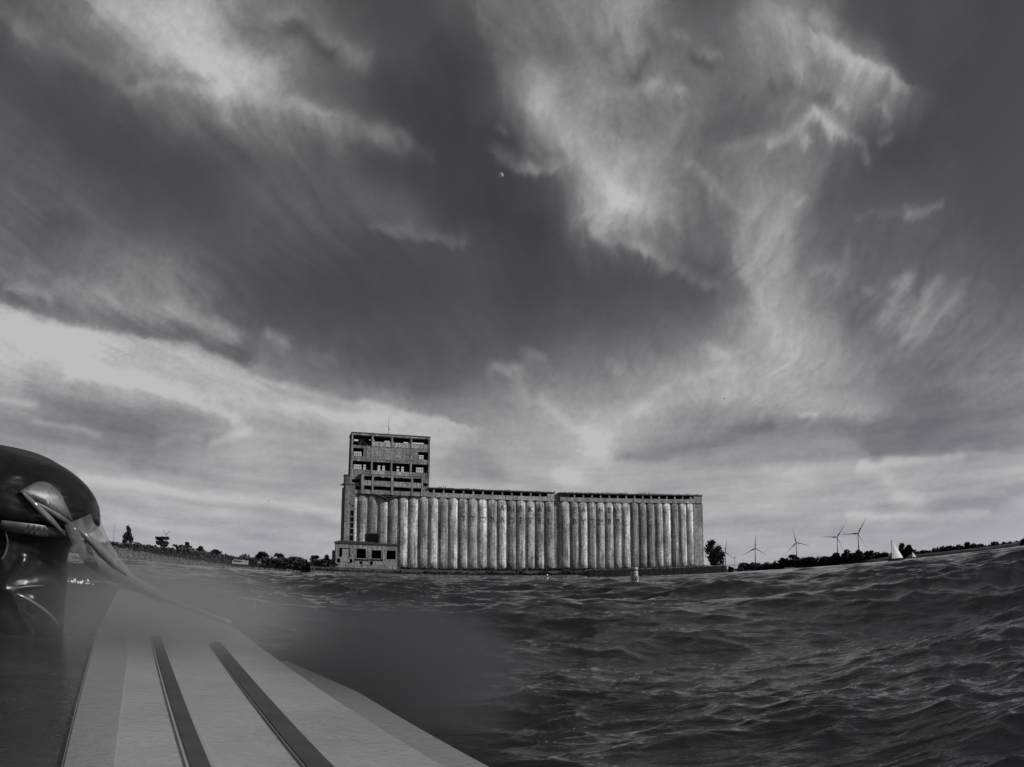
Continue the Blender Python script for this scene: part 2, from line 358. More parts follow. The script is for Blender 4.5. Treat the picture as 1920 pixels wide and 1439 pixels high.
WISPS = [
    ([(-38.73,38.37),(-32.88,37.24),(-28.37,36.14),(-23.55,34.97),(-18.5,34.1)], 25, 2.37, 0.99),
    ([(-19.05,34.45),(-15.04,33.4),(-12.11,32.6),(-9.24,31.75)], 28, 0.55, 0.71),
    ([(-12.14,32.8),(-7.36,31.23)], 10, 0.4, 0.55),
    ([(-21.91,40),(-19.79,39.82),(-16.93,38.47)], -22, 0.55, 0.55),
    ([(-23.66,40.6),(-20.56,40.75),(-17.15,39.46),(-13.87,38.1)], 18, 0.71, 0.71),
    ([(-46.41,35.47),(-41.8,34.93),(-37.31,34.24),(-32.35,33.13)], 14, 0.59, 0.59),
    ([(-48.28,35.81),(-44.29,35.57)], 12, 0.55, 0.55),
    ([(-33.16,33.99),(-29.78,34.33),(-26.76,34.16)], 18, 0.4, 0.4),
    ([(-34.72,34.12),(-30.4,34.71),(-27.05,35.12)], -12, 0.32, 0.32),
    ([(-26.69,37.18),(-24.73,39.05)], -10, 0.55, 0.55),
    ([(-21.6,37),(-20.93,38.28)], 14, 0.63, 0.63),
    ([(-11.37,25.4),(-8.75,25.53),(-6.1,25.03),(-3.91,24.49)], 18, 0.55, 0.24),
    ([(-14.46,29.25),(-10.67,27.5),(-7.03,26.07)], 8, 0.99, 0.99),
    ([(-3.13,41.41),(-2.04,39),(-1.26,36.99)], 12, 1.98, 0.32),
    ([(2.4,37.79),(3.53,35.36),(4.63,33.33),(5.92,31.3),(7.61,29.25),(8.87,28.01)], 20, 0.95, 0.95),
    ([(6.15,26.91),(6.95,25.3),(8.63,24.25),(10.31,23.59)], 26, 1.19, 0.32),
    ([(9.48,24.02),(11.58,23.13),(14.05,21.8),(16.08,20.68)], 20, 0.55, 0.4),
    ([(7.98,28.05),(9.79,28.37),(11.03,27.12)], 3, 1.19, 1.19),
    ([(-1.18,31.17),(0.19,30.78),(2.24,30.37),(3.6,30.55)], 25, 0.63, 0.28),
    ([(-0.74,33.37),(-0.5,32.97)], 20, 0.32, 0.32),
    ([(1.11,30.97),(1.56,30.65)], 22, 0.4, 0.4),
    ([(4.5,30.14),(4.65,28.14),(5.45,26.14)], 12, 1.58, 0.4),
    ([(12.54,38.23),(10.64,36.93)], -25, 0.55, 0.55),
    ([(13.61,40.18),(13.83,38.55)], -15, 0.4, 0.4),
    ([(18.25,38.08),(18.95,37.85)], 20, 0.32, 0.32),
    ([(15.75,39.42),(16.48,39.24)], 18, 0.47, 0.47),
    ([(12.47,36.02),(13.22,36.17)], 25, 0.4, 0.4),
    ([(14.55,35.36),(15.43,34.89)], 20, 0.32, 0.32),
    ([(16.9,37.59),(18.09,37.33)], -20, 0.36, 0.36),
    ([(13.16,35.77),(13.63,35.66)], -14, 0.24, 0.24),
    ([(7.63,35.85),(11.48,35.87),(14.77,35.26),(15.53,34),(13.95,32.92),(12.82,31.39),(10.91,30.7)], 12, 0.55, 0.55),
    ([(10.07,40.39),(7.89,38.87)], -12, 0.55, 0.55),
    ([(5.75,36.52),(4.24,35.34)], -8, 0.79, 0.79),
    ([(18.94,27.75),(19.25,25.36),(19.36,22.98),(19.5,20.61),(20.07,18.21),(21.12,16.16)], 12, 1.78, 1.38),
    ([(18.38,22.08),(19.13,20.45)], 18, 0.79, 0.32),
    ([(15.01,30.45),(17.04,28.71),(18.7,26.19)], 18, 0.4, 0.4),
    ([(22.14,31.41),(25.14,32.06),(26.6,33.06)], 25, 0.36, 0.36),
    ([(18.32,30.98),(22.23,31.79)], 12, 0.4, 0.4),
    ([(29.21,38.11),(31.33,36.18),(33.04,35.3),(35.21,34.33)], 40, 0.32, 1.11),
    ([(29.59,37.04),(32.15,35.65),(34.33,34.68)], 15, 0.99, 0.99),
    ([(29.21,39.52),(30.06,38.99)], 28, 0.63, 0.63),
    ([(25.01,40.3),(25.89,39.78)], 18, 1.11, 1.11),
    ([(26.89,32.35),(27.86,31.5),(28.4,30.84)], 60, 0.55, 0.55),
    ([(25.24,30.93),(25.42,30.71)], 35, 0.36, 0.36),
    ([(28.76,33.29),(29.33,32.41)], 22, 0.24, 0.24),
    ([(29.51,30.56),(30.44,29.64),(30.48,28.57)], 22, 0.28, 0.28),
    ([(31.97,32.29),(33.03,32.52),(33.21,31.89)], 16, 0.24, 0.24),
    ([(32.22,30),(33.09,30.33)], 16, 0.24, 0.24),
    ([(26.9,33.62),(27.59,33.13)], -22, 0.51, 0.51),
    ([(23.42,34.85),(25.38,34.82)], -15, 0.55, 0.55),
    ([(25.28,36.23),(26.48,36.88),(25.89,35.75)], 14, 0.47, 0.47),
    ([(32.63,24.73),(35.43,24.87)], 22, 0.28, 0.28),
    ([(28.97,24.66),(32.63,24.73)], 8, 0.24, 0.24),
    ([(23.54,26.9),(24.29,27.21)], 15, 0.24, 0.24),
    ([(29.33,17.23),(31.43,19.28),(32.26,20.13)], 18, 0.32, 0.32),
    ([(30.48,16.31),(33,18.28),(34.59,19.59)], 18, 0.36, 0.36),
    ([(30.78,15.5),(34.06,16.98),(36.27,19.14)], 18, 0.36, 0.36),
    ([(32.25,18.97),(32.94,20.22)], -12, 0.24, 0.24),
    ([(31.07,19.71),(31.68,20.09)], 25, 0.4, 0.4),
    ([(28.62,19.45),(29.17,19.38)], 16, 0.28, 0.28),
    ([(24.35,21.32),(25.67,21.36),(26.04,20.93)], 18, 0.51, 0.51),
    ([(26.99,21.4),(27.63,22.49)], 8, 0.4, 0.4),
    ([(37.52,18.74),(38.25,18.05)], 8, 0.32, 0.32),
    ([(28.61,18.09),(26.69,16.77)], -10, 0.79, 0.79),
    ([(-40.58,16.39),(-37.87,16.2),(-35.22,16.08),(-32.57,15.85),(-29.55,15.79),(-26.58,15.84),(-24.01,15.62),(-21.81,14.66),(-19.64,13.8),(-16.29,13.15),(-12.99,12.69),(-8.89,11.97),(-4.83,11.5)], 38, 0.24, 1.78),
    ([(-40.23,16.83),(-38.01,16.82),(-35.33,16.67),(-32.31,16.81),(-29.69,16.63),(-27.51,16.39),(-24.5,16.15),(-21.03,15.24)], -28, 0.79, 0.47),
    ([(-39.97,17.63),(-38.72,18.04),(-36.91,17.88),(-36.38,17.47)], 22, 0.36, 0.36),
    ([(-35.76,18.72),(-32.15,18.3),(-27.77,18.11),(-24.28,17.73),(-22.48,16.94)], 15, 0.59, 0.59),
    ([(-39.08,19.51),(-37.26,19.43)], 12, 0.32, 0.32),
    ([(-37.68,22.82),(-36.32,22.87)], -14, 0.79, 0.79),
    ([(-23.44,17.82),(-22.06,16.98)], 12, 0.4, 0.4),
    ([(-19.13,17.13),(-18.04,16.75)], 35, 0.51, 0.51),
    ([(-15.26,15.97),(-13.16,15.51)], 10, 0.4, 0.4),
    ([(-34.19,12.56),(-29.1,12.53),(-25.7,12.06),(-22.31,11.3),(-21.05,10.95)], 30.0, 0.55, 0.32),
    ([(-36.93,10.9),(-33.08,10.68),(-28.9,10.81),(-25.18,11.03),(-21.85,10.64)], -17.6, 0.71, 0.95),
    ([(-39.34,9.78),(-36.78,9.86)], 22.5, 0.2, 0.2),
    ([(-36.62,8.67),(-33.67,8.69),(-31.57,8.57)], 18.0, 0.16, 0.2),
    ([(-23.34,8.87),(-20.97,9.86),(-19.37,10.38)], 21.0, 0.24, 0.24),
    ([(-26.6,8.55),(-24.59,9.14)], 15.0, 0.32, 0.32),
    ([(-28.5,6.69),(-25.23,6.75)], -9.6, 0.32, 0.32),
    ([(-22.42,7.4),(-19.56,7.04)], -9.6, 0.32, 0.32),
    ([(-32.51,5.39),(-28.4,5.47),(-24.31,5.21),(-19.45,4.9),(-15.84,4.54),(-12.64,4.12)], 22.5, 0.32, 0.32),
    ([(-18.22,4.28),(-12.62,3.53)], -7.2, 0.24, 0.4),
    ([(-18.76,13.17),(-14.61,12.48),(-11.33,12.07)], -14, 0.4, 0.4),
    ([(-19.4,10.77),(-16.13,10.61),(-13.67,10.17)], -12.8, 0.4, 0.4),
    ([(-16.23,12.18),(-12.93,11.59),(-8.86,11.18)], 12.0, 0.32, 0.32),
    ([(-4.39,9.14),(-1.99,8.78),(-1.18,7.99)], -19.2, 0.79, 0.79),
    ([(-1.23,15.5),(-0,15.43)], 30, 0.4, 0.4),
    ([(0.2,14.52),(0.61,13.14)], 15, 0.4, 0.4),
    ([(1.03,16.38),(2.47,16.68)], 20, 0.4, 0.4),
    ([(15.08,16.43),(16.1,16.16)], 28, 0.51, 0.51),
    ([(7.6,15.79),(8.2,15.38)], 14, 0.36, 0.36),
    ([(2.03,13.13),(3.63,11.54),(5.63,10.32)], 15.0, 0.32, 0.32),
    ([(16.84,14.94),(12.25,14.03),(8.91,12.2)], 14, 0.4, 0.4),
    ([(7.61,9.08),(11.63,9.33),(15.27,9.54),(19.39,10.44)], -20.0, 0.55, 0.55),
    ([(7.6,8.77),(12.01,8.61)], -9.6, 0.24, 0.24),
    ([(5.64,10.71),(9.72,12.17),(15.07,13.28),(19.95,12.55),(24.39,11.38),(27.64,10.66)], 18.0, 0.79, 0.79),
    ([(19.36,10.06),(24.27,10.03),(29.07,8.38),(32.48,9.14)], -8.0, 0.79, 0.79),
    ([(27.37,7.79),(31.45,7.16),(35.61,7.1),(38.94,6.69)], -12.8, 0.99, 0.16),
    ([(26.5,7.1),(30.59,6.83),(33.92,6.86)], 24.0, 0.24, 0.36),
    ([(21.67,10.93),(23.32,10.97)], 24.0, 0.16, 0.16),
    ([(19.2,7.33),(24.07,7.33),(27.28,6.64),(28.45,5.83)], 18.0, 0.47, 0.47),
    ([(29.18,4.52),(30.38,4.01)], 21.0, 0.47, 0.47),
    ([(27.5,3.72),(31.58,3.5),(37.75,2.96)], -8.8, 0.32, 0.32),
    ([(25.47,3.52),(31.54,2.81),(35.65,2.58)], 18.0, 0.24, 0.24),
    ([(3.59,7.58),(4.78,7.17)], 22.5, 0.47, 0.47),
    ([(6.41,9.11),(6.02,9.91)], 15.0, 0.79, 0.79),
]
SKY_AZ = np.arange(-180, 181, 20.0)
SKY_EL = np.array([0, 1, 3, 6, 10, 15, 20, 30, 40, 60, 90.0])
SKY_LUM = np.array([
    [0.332,0.332,0.386,0.462,0.521,0.539,0.509,0.434,0.366,0.328,0.342,0.434,0.591,0.863,1.000,0.753,0.527,0.392,0.332],
    [0.332,0.332,0.386,0.462,0.521,0.539,0.509,0.434,0.366,0.328,0.342,0.434,0.591,0.863,1.000,0.753,0.527,0.392,0.332],
    [0.266,0.270,0.314,0.376,0.423,0.440,0.413,0.356,0.296,0.266,0.279,0.342,0.451,0.617,0.701,0.558,0.407,0.319,0.266],
    [0.178,0.181,0.209,0.246,0.279,0.287,0.270,0.235,0.195,0.175,0.191,0.231,0.309,0.418,0.479,0.371,0.279,0.216,0.178],
    [0.122,0.120,0.136,0.159,0.178,0.184,0.175,0.153,0.127,0.117,0.127,0.162,0.212,0.301,0.361,0.262,0.191,0.147,0.122],
    [0.087,0.082,0.091,0.107,0.120,0.125,0.117,0.102,0.089,0.082,0.093,0.117,0.156,0.238,0.309,0.202,0.141,0.107,0.087],
    [0.068,0.065,0.070,0.078,0.089,0.093,0.087,0.076,0.067,0.065,0.072,0.093,0.125,0.209,0.309,0.168,0.112,0.087,0.068],
    [0.051,0.045,0.047,0.051,0.056,0.056,0.054,0.048,0.045,0.047,0.054,0.068,0.095,0.178,0.309,0.133,0.082,0.063,0.051],
    [0.042,0.037,0.036,0.038,0.040,0.040,0.037,0.036,0.034,0.038,0.045,0.056,0.074,0.125,0.178,0.098,0.067,0.051,0.042],
    [0.033,0.030,0.028,0.027,0.026,0.026,0.026,0.026,0.027,0.031,0.034,0.040,0.048,0.056,0.060,0.053,0.045,0.038,0.033],
    [0.030,0.028,0.028,0.030,0.028,0.028,0.028,0.028,0.030,0.028,0.028,0.030,0.030,0.030,0.030,0.030,0.030,0.028,0.030],
])

def sky_lum(az, el):
    gx = np.clip((az + 180) / 20, 0, len(SKY_AZ) - 1.001); ix = gx.astype(int); tx = gx - ix
    iy = np.clip(np.searchsorted(SKY_EL, el, side='right') - 1, 0, len(SKY_EL) - 2)
    ty = np.clip((el - SKY_EL[iy]) / (SKY_EL[iy + 1] - SKY_EL[iy]), 0, 1)
    L = np.log(SKY_LUM)
    a = L[iy, ix] * (1 - tx) + L[iy, ix + 1] * tx; b = L[iy + 1, ix] * (1 - tx) + L[iy + 1, ix + 1] * tx
    return np.exp(a * (1 - ty) + b * ty)

def build_clouds():
    az = np.concatenate([np.arange(-180, -56, 4.0), np.arange(-56, 56.01, .17), np.arange(58, 180, 4.0)])
    el = np.concatenate([np.arange(.45, 48, .15), np.arange(48.5, 88, 3.5), [90.0]])
    A, E = np.meshgrid(az, el)
    a = A.ravel(); e = E.ravel()
    T = np.empty_like(a)
    inside = (np.abs(a) < 70) & (e < 60)
    far = np.clip(np.maximum((np.abs(a) - 52) / 14, (e - 44) / 8), 0, 1)
    wide = 112 + 60 * fbm(a * .05 + 9, e * .06, 4, 71) - 25 * np.clip((e - 20) / 40, 0, 1)
    T[inside] = cloud_tone(a[inside], e[inside], (CLOUD_AZ, CLOUD_EL, CLOUD_TONE), WISPS)
    T[~inside] = wide[~inside]
    T = T * (1 - far) + wide * far
    T = np.clip(T, 0, 235) / 255
    lin = np.where(T < .04045, T / 12.92, ((T + .055) / 1.055) ** 2.4)
    S = sky_lum(a, e)
    LC = 0.535
    den = np.clip((lin - S) / np.maximum(LC - S, .05), 0, 1)
    thin = np.exp(-(((a - SUN_AZ) / 16) ** 2 + ((e - SUN_EL) / 12) ** 2))   # an opening where the sun stands
    den *= 1 - .97 * thin
    h = 1200.0
    r = h / np.tan(np.radians(np.minimum(e, 89.9)))
    v = np.stack([r * np.sin(np.radians(a)), r * np.cos(np.radians(a)), np.full_like(a, h)], -1)
    me = np_mesh("clouds", v, grid_quads(len(el), len(az), True))
    at_ = me.attributes.new("cloud_cover", 'FLOAT', 'POINT')
    at_.data.foreach_set('value', den.astype(np.float32))
    m = bpy.data.materials.new("cloud_vapour"); m.use_nodes = True
    n = m.node_tree.nodes; l = m.node_tree.links; n.clear()
    out = n.new('ShaderNodeOutputMaterial'); mix = n.new('ShaderNodeMixShader')
    tr = n.new('ShaderNodeBsdfTransparent'); mix2 = n.new('ShaderNodeMixShader'); mix2.inputs[0].default_value = .25
    tl = n.new('ShaderNodeBsdfTranslucent'); tl.inputs[0].default_value = (.95, .95, .95, 1)
    df = n.new('ShaderNodeBsdfDiffuse'); df.inputs[0].default_value = (.95, .95, .95, 1)
    atn = n.new('ShaderNodeAttribute'); atn.attribute_name = "cloud_cover"
    l.new(tl.outputs[0], mix2.inputs[1]); l.new(df.outputs[0], mix2.inputs[2])
    l.new(atn.outputs['Fac'], mix.inputs[0]); l.new(tr.outputs[0], mix.inputs[1]); l.new(mix2.outputs[0], mix.inputs[2])
    l.new(mix.outputs[0], out.inputs[0])
    o = link("clouds", me, m)
    tag(o, kind='stuff', label='thin streaky cloud layer spread across the dark sky', cat='cloud')
build_clouds()

# ------------------------------------------------------------------ moon
def build_moon():
    az, el = -0.978, 29.815
    dist = 40000.0
    bm = bmesh.new(); bmesh.ops.create_uvsphere(bm, u_segments=32, v_segments=16, radius=dist * math.tan(R(.20)))
    me = bpy.data.meshes.new("moon"); bm.to_mesh(me); bm.free()
    m = bpy.data.materials.new("moon_rock"); m.use_nodes = True
    n = m.node_tree.nodes; l = m.node_tree.links; n.clear()
    out = n.new('ShaderNodeOutputMaterial'); add = n.new('ShaderNodeAddShader')
    tr = n.new('ShaderNodeBsdfTransparent'); df = n.new('ShaderNodeBsdfDiffuse')
    nz = n.new('ShaderNodeTexNoise'); nz.inputs['Scale'].default_value = .012
    cr = n.new('ShaderNodeValToRGB'); cr.color_ramp.elements[0].color = grey(.12); cr.color_ramp.elements[1].color = grey(.5)
    tc = n.new('ShaderNodeTexCoord'); l.new(tc.outputs['Object'], nz.inputs['Vector'])
    l.new(nz.outputs[0], cr.inputs[0]); l.new(cr.outputs[0], df.inputs[0])
    l.new(tr.outputs[0], add.inputs[0]); l.new(df.outputs[0], add.inputs[1])
    gm = n.new('ShaderNodeNewGeometry'); mb_ = n.new('ShaderNodeMixShader'); tr2 = n.new('ShaderNodeBsdfTransparent')
    l.new(gm.outputs['Backfacing'], mb_.inputs[0]); l.new(add.outputs[0], mb_.inputs[1]); l.new(tr2.outputs[0], mb_.inputs[2])
    l.new(mb_.outputs[0], out.inputs[0])
    o = link("moon", me, m, smooth=True)
    x, y = at(az, dist * math.cos(R(el)))
    o.location = (x, y, dist * math.sin(R(el)))
    tag(o, 'small pale half moon high in the dark gap between clouds', 'moon')
build_moon()

# ------------------------------------------------------------------ water
def build_water():
    az = np.concatenate([np.arange(-180, -54, 4.0), np.arange(-54, 54.01, .16), np.arange(56, 180, 4.0)])
    rr = [0.02, .4, .8]
    r = 1.1
    while r < 420: rr.append(r); r *= 1.0056
    while r < 30000: rr.append(r); r *= 1.09
    rr = np.array(rr)
    A, RR = np.meshgrid(np.radians(az), rr)
    X0 = (RR * np.sin(A)).ravel(); Y0 = (RR * np.cos(A)).ravel(); r = RR.ravel(); a = np.degrees(A).ravel()
    cell = np.maximum(r * .0056, np.where(np.abs(a) > 54, r * .07, 0))
    g = random.Random(12)
    X = X0.copy(); Y = Y0.copy(); Z = np.zeros_like(X)
    gust = 1 + .55 * fbm(X0 * .09 + .03 * Y0, Y0 * .05, 3, 3)            # patches of rougher and smoother water
    lee = np.exp(-(((a + 9) / 7.5) ** 4)) * np.clip((15 - r) / 9, 0, 1)                   # smoothed by the hull
    lee = np.maximum(lee, np.clip((2.2 - r) / 1.0, 0, 1) * .6)
    waves = []
    for i in range(84):
        t = i / 83.0
        lam = .20 * (80.0 ** t) * g.uniform(.9, 1.1)
        th = R(6) + g.gauss(0, R(20 if lam > 1.2 else 32))
        steep = .047 * (.85 if lam < .5 else 1.05 if lam < 1.6 else 1.1 if lam < 2.6 else .85 if lam < 5 else .5)
        waves.append((lam, th, steep * g.uniform(.5, 1.45), g.uniform(0, 6.28)))
    for lam, th, st, ph in waves:
        k = 2 * math.pi / lam; amp = st / k
        fade = np.clip((lam / cell - 2.2) / 2.5, 0, 1)
        if lam < 3: fade = fade * (1 - .8 * lee) * np.clip(gust, .35, 1.7)
        if lam > .9: fade = fade * np.clip(.50 + (r - 4) / 22, .50, 1.15)     # calmer close to the boat
        s, c = math.sin(th), math.cos(th)
        p = k * (X0 * s + Y0 * c) + ph
        ca, sa = np.cos(p), np.sin(p)
        Z += amp * fade * (ca + .18 * st * 6 * np.cos(2 * p))
        X -= s * amp * fade * sa * .85; Y -= c * amp * fade * sa * .85
    for lam, amp, sd_ in ((2.1, .050, 301), (.95, .034, 302), (.42, .017, 303), (.2, .008, 304)):    # short peaked wavelets
        fade = np.clip((lam * .8 / cell - 1.6) / 2.5, 0, 1) * (1 - .8 * lee) * np.clip(gust, .4, 1.6)
        m_ = fade > 0
        if lam > .9: fade = fade * np.clip(.55 + (r - 4) / 20, .55, 1.25)
        u = X0[m_] * .52 + .35 * np.sin(Y0[m_] * .21); v = Y0[m_] + .12 * X0[m_]
        q = vnoise(u / lam, v * 1.25 / lam, sd_) + .45 * vnoise(u * 2.3 / lam + 7, v * 2.6 / lam, sd_ + 20)
        Z[m_] += (amp * fade[m_]) * ((1 - np.abs(q) * 1.7) ** 2 * np.sign(1 - np.abs(q) * 1.7) - .25)
    Z *= np.clip((r - .25) / 1.2, .15, 1)
    Z -= .03
    me = np_mesh("water", np.stack([X, Y, Z], -1), grid_quads(len(rr), len(az), True))
    me.polygons.foreach_set('use_smooth', [True] * len(me.polygons))
    m = bpy.data.materials.new("lake_water"); m.use_nodes = True
    n = m.node_tree.nodes; l = m.node_tree.links; b = n['Principled BSDF']
    b.inputs['Base Color'].default_value = (.017, .017, .0185, 1)
    b.inputs['Roughness'].default_value = .07; b.inputs['IOR'].default_value = 1.37
    tc = n.new('ShaderNodeTexCoord'); mp = n.new('ShaderNodeMapping'); mp.inputs['Scale'].default_value = (.6, 1.7, 1)
    l.new(tc.outputs['Object'], mp.inputs[0])
    h = None
    for sc, w in ((3.2, .030), (11.0, .011), (34.0, .003)):
        nz = n.new('ShaderNodeTexNoise'); nz.inputs['Scale'].default_value = sc; nz.inputs['Detail'].default_value = 3
        nz.inputs['Distortion'].default_value = .6
        l.new(mp.outputs[0], nz.inputs['Vector'])
        q = n.new('ShaderNodeMath'); q.operation = 'MULTIPLY'; q.inputs[1].default_value = w; l.new(nz.outputs[0], q.inputs[0])
        if h is None: h = q.outputs[0]
        else:
            s_ = n.new('ShaderNodeMath'); s_.operation = 'ADD'; l.new(h, s_.inputs[0]); l.new(q.outputs[0], s_.inputs[1]); h = s_.outputs[0]
    bp = n.new('ShaderNodeBump'); bp.inputs['Distance'].default_value = 1.0; bp.inputs['Strength'].default_value = .9
    l.new(h, bp.inputs['Height']); l.new(bp.outputs[0], b.inputs['Normal'])
    o = link("water", me, m)
    tag(o, kind='structure', label='dark choppy lake water with short steep waves')
build_water()

# ------------------------------------------------------------------ vegetation
def leaf_mesh(name, centres, size, seed):
    """many small leaf clumps (bent quads) at the given centres"""
    g = np.random.default_rng(seed)
    n = len(centres)
    d1 = g.normal(size=(n, 3)); d1 /= np.linalg.norm(d1, axis=1)[:, None]
    d2 = g.normal(size=(n, 3)); d2 -= (d2 * d1).sum(1)[:, None] * d1; d2 /= np.linalg.norm(d2, axis=1)[:, None]
    s = (size * g.uniform(.5, 1.35, n))[:, None] if np.isscalar(size) else (size * g.uniform(.5, 1.35, n))[:, None]
    c = centres
    v = np.stack([c - d1 * s, c + d2 * s * .62, c + d1 * s * 1.0, c - d2 * s * .62], 1).reshape(-1, 3)
    return np_mesh(name, v, np.arange(4 * n).reshape(-1, 4))

def crown_points(n, seed, lumps=9, hollow=.55, spike=0.0):
    """points through a unit crown (x,y in -1..1, z 0..2) made of uneven lumps with gaps"""
    g = np.random.default_rng(seed)
    P = []
    L = []
    for k in range(lumps):
        u = g.uniform(0, 2 * math.pi); zz = g.uniform(.25, 1.75)
        wid = math.sqrt(max(.05, 1 - (zz - .95) ** 2 / 1.05)) * (1 - spike * max(0, zz - .6) / 1.4)
        rad = wid * g.uniform(.25, .68)
        L.append((math.cos(u) * rad, math.sin(u) * rad, zz, g.uniform(.26, .5) * (1 - .4 * spike)))
    per = n // lumps
    for x, y, z, q in L:
        d = g.normal(size=(per, 3)); d /= np.linalg.norm(d, axis=1)[:, None]
        rr = q * g.uniform(hollow, 1.08, per)[:, None]
        P.append(np.array([x, y, z]) + d * rr * np.array([1, 1, .85]))
    return np.concatenate(P)

CROWNS = [leaf_mesh("crown", crown_points(1300, 100 + k, lumps=9 + k % 4), .15, 200 + k) for k in range(6)]
SPIRE = leaf_mesh("crown", crown_points(1500, 77, lumps=16, spike=.8), .14, 5)
LOOSE = leaf_mesh("crown", crown_points(1900, 31, lumps=17, hollow=.35), .10, 8)
for me_ in CROWNS + [SPIRE, LOOSE]:
    me_.materials.append(M_leaf)
def trunk_mesh():
    mb = MB()
    mb.tube([(0, 0, -.15), (.01, 0, .35), (-.02, .02, .9), (.0, .0, 1.5)], [.06, .048, .035, .015], 7)
    for k in range(5):
        t = k * 1.3; z = .45 + .18 * k
        mb.tube([(0, 0, z), (.28 * math.cos(t), .28 * math.sin(t), z + .25), (.5 * math.cos(t), .5 * math.sin(t), z + .42)], [.028, .018, .008], 5)
    me = mb.mesh("trunk"); me.materials.append(M_bark); return me
TRUNK = trunk_mesh()

def tree(name, az, r, z0, width, height, label, group=None, crown=None, seed=0, cat='tree'):
    x, y = at(az, r)
    t = empty(name, (x, y, z0), rng.uniform(0, 6.28), label, cat, group)
    tr = bpy.data.objects.new("trunk", TRUNK); COL.objects.link(tr); tr.parent = t
    tr.scale = (width / 2, width / 2, height / 2)
    cr = bpy.data.objects.new("crown", crown or CROWNS[seed % len(CROWNS)]); COL.objects.link(cr); cr.parent = t
    cr.scale = (width / 2, width / 2, height / 2 * .93); cr.location = (0, 0, height * (-.10 if crown is SPIRE else .02))
    return t

def thicket(name, line, label, size=.5, dens=1.0, seed=1, mat=None, depth=5.0, parent=None, kind='stuff'):
    """line: (az, r, ground z, top z); leaf clumps fill the band below the uneven top"""
    g = np.random.default_rng(seed)
    P = []
    for (a0, r0, g0, t0), (a1, r1, g1, t1) in zip(line[:-1], line[1:]):
        p0 = np.array(at(a0, r0)); p1 = np.array(at(a1, r1)); L = np.linalg.norm(p1 - p0)
        h = max(.3, (t0 - g0 + t1 - g1) / 2)
        n = int(L * h * dens * 7) + 12
        u = g.uniform(0, 1, n)
        q = p0 + (p1 - p0) * u[:, None]
        out = q / np.linalg.norm(q, axis=1)[:, None]
        q = q + out * g.uniform(0, depth, n)[:, None]
        gz = g0 + (g1 - g0) * u; tz = t0 + (t1 - t0) * u
        top = gz + (tz - gz) * (.72 + .5 * np.clip(fbm(q[:, 0] * .16, q[:, 1] * .16, 4, seed), -.7, .8))
        z = gz - .4 + (top - gz + .4) * g.uniform(0, 1, n) ** .8
        P.append(np.column_stack([q, z]))
    me = leaf_mesh(name, np.concatenate(P), size, seed + 1)
    o = link(name, me, mat or M_weeds, parent)
    tag(o, kind=kind, label=label)
    return o

# ------------------------------------------------------------------ land
def strip_land(name, line, mat, label, back=260.0, seed=3, rough=.5):
    """a bank: line of (az, r, crest z); rises from below the water to the crest, then runs level inland"""
    g = np.random.default_rng(seed)
    pts = []
    for (a0, r0, z0), (a1, r1, z1) in zip(line[:-1], line[1:]):
        n = max(2, int(abs(a1 - a0) / .22))
        for k in range(n):
            t = k / n; pts.append((a0 + (a1 - a0) * t, r0 + (r1 - r0) * t, z0 + (z1 - z0) * t))
    pts.append(line[-1])
    prof = [(0, -1.2), (1.0, -.25), (2.2, .12), (3.5, .34), (5, .55), (6.5, .78), (8, .95), (10, 1.0), (16, 1.02), (40, 1.05), (back, 1.1)]
    V = []
    for off, f in prof:
        for a, r, z in pts:
            x, y = at(a, r + off)
            V.append((x, y, f * z if f > 0 else f))
    V = np.array(V)
    nz = fbm(V[:, 0] * .35, V[:, 1] * .35, 4, seed) * rough
    V[:, 2] += np.where(V[:, 2] > .05, nz, 0)
    me = np_mesh(name, V, grid_quads(len(prof), len(pts)))
    o = link(name, me, mat)
    tag(o, kind='structure', label=label)
    return o

LEFT = [(-62, 300, 6.5), (-45, 330, 6.0), (-29, 365, 5.2), (-25, 368, 4.2), (-20, 370, 2.6), (-16, 371, 2.4), (-12.6, 372, 2.2)]
strip_land("left_bank", LEFT, M_rock, 'rocky bank sloping down to the water left of the elevator')
RIGHT = [(15.2, 690, 2.5), (19, 700, 3.5), (24, 700, 3.5), (30, 680, 3), (36, 640, 2.5), (48, 560, 3), (62, 480, 4)]
strip_land("far_shore", RIGHT, M_soil, 'low dark wooded shore across the water at right', back=2200)

def rocks(name, line, n, smin, smax, label, seed):
    g = np.random.default_rng(seed)
    bm = bmesh.new(); bmesh.ops.create_icosphere(bm, subdivisions=1, radius=1)
    base = np.array([v.co[:] for v in bm.verts]); tri = np.array([[v.index for v in f.verts] for f in bm.faces]); bm.free()
    V, F = [], []
    cum = [0]
    for (a0, r0, z0), (a1, r1, z1) in zip(line[:-1], line[1:]): cum.append(cum[-1] + abs(a1 - a0))
    for k in range(n):
        t = g.uniform(0, cum[-1]); i = min(np.searchsorted(cum, t, side='right') - 1, len(line) - 2)
        u = (t - cum[i]) / (cum[i + 1] - cum[i])
        a = line[i][0] + (line[i + 1][0] - line[i][0]) * u; r = line[i][1] + (line[i + 1][1] - line[i][1]) * u
        z = line[i][2] + (line[i + 1][2] - line[i][2]) * u
        o = g.uniform(1.2, 8.5); x, y = at(a, r + o)
        s = g.uniform(smin, smax) * np.array([1, 1, .7]) * g.uniform(.7, 1.3, 3)
        V.append(base * s * g.uniform(.75, 1.2, (len(base), 1)) + np.array([x, y, z * min(1, max(.02, (o - 1) / 7))]))
        F.append(tri + k * len(base))
    me = np_mesh(name, np.concatenate(V), np.concatenate(F))
    o = link(name, me, M_rock)
    tag(o, kind='stuff', label=label)
rocks("bank_stones", LEFT[1:], 2600, .25, .85, 'grey boulders heaped along the left bank', 4)

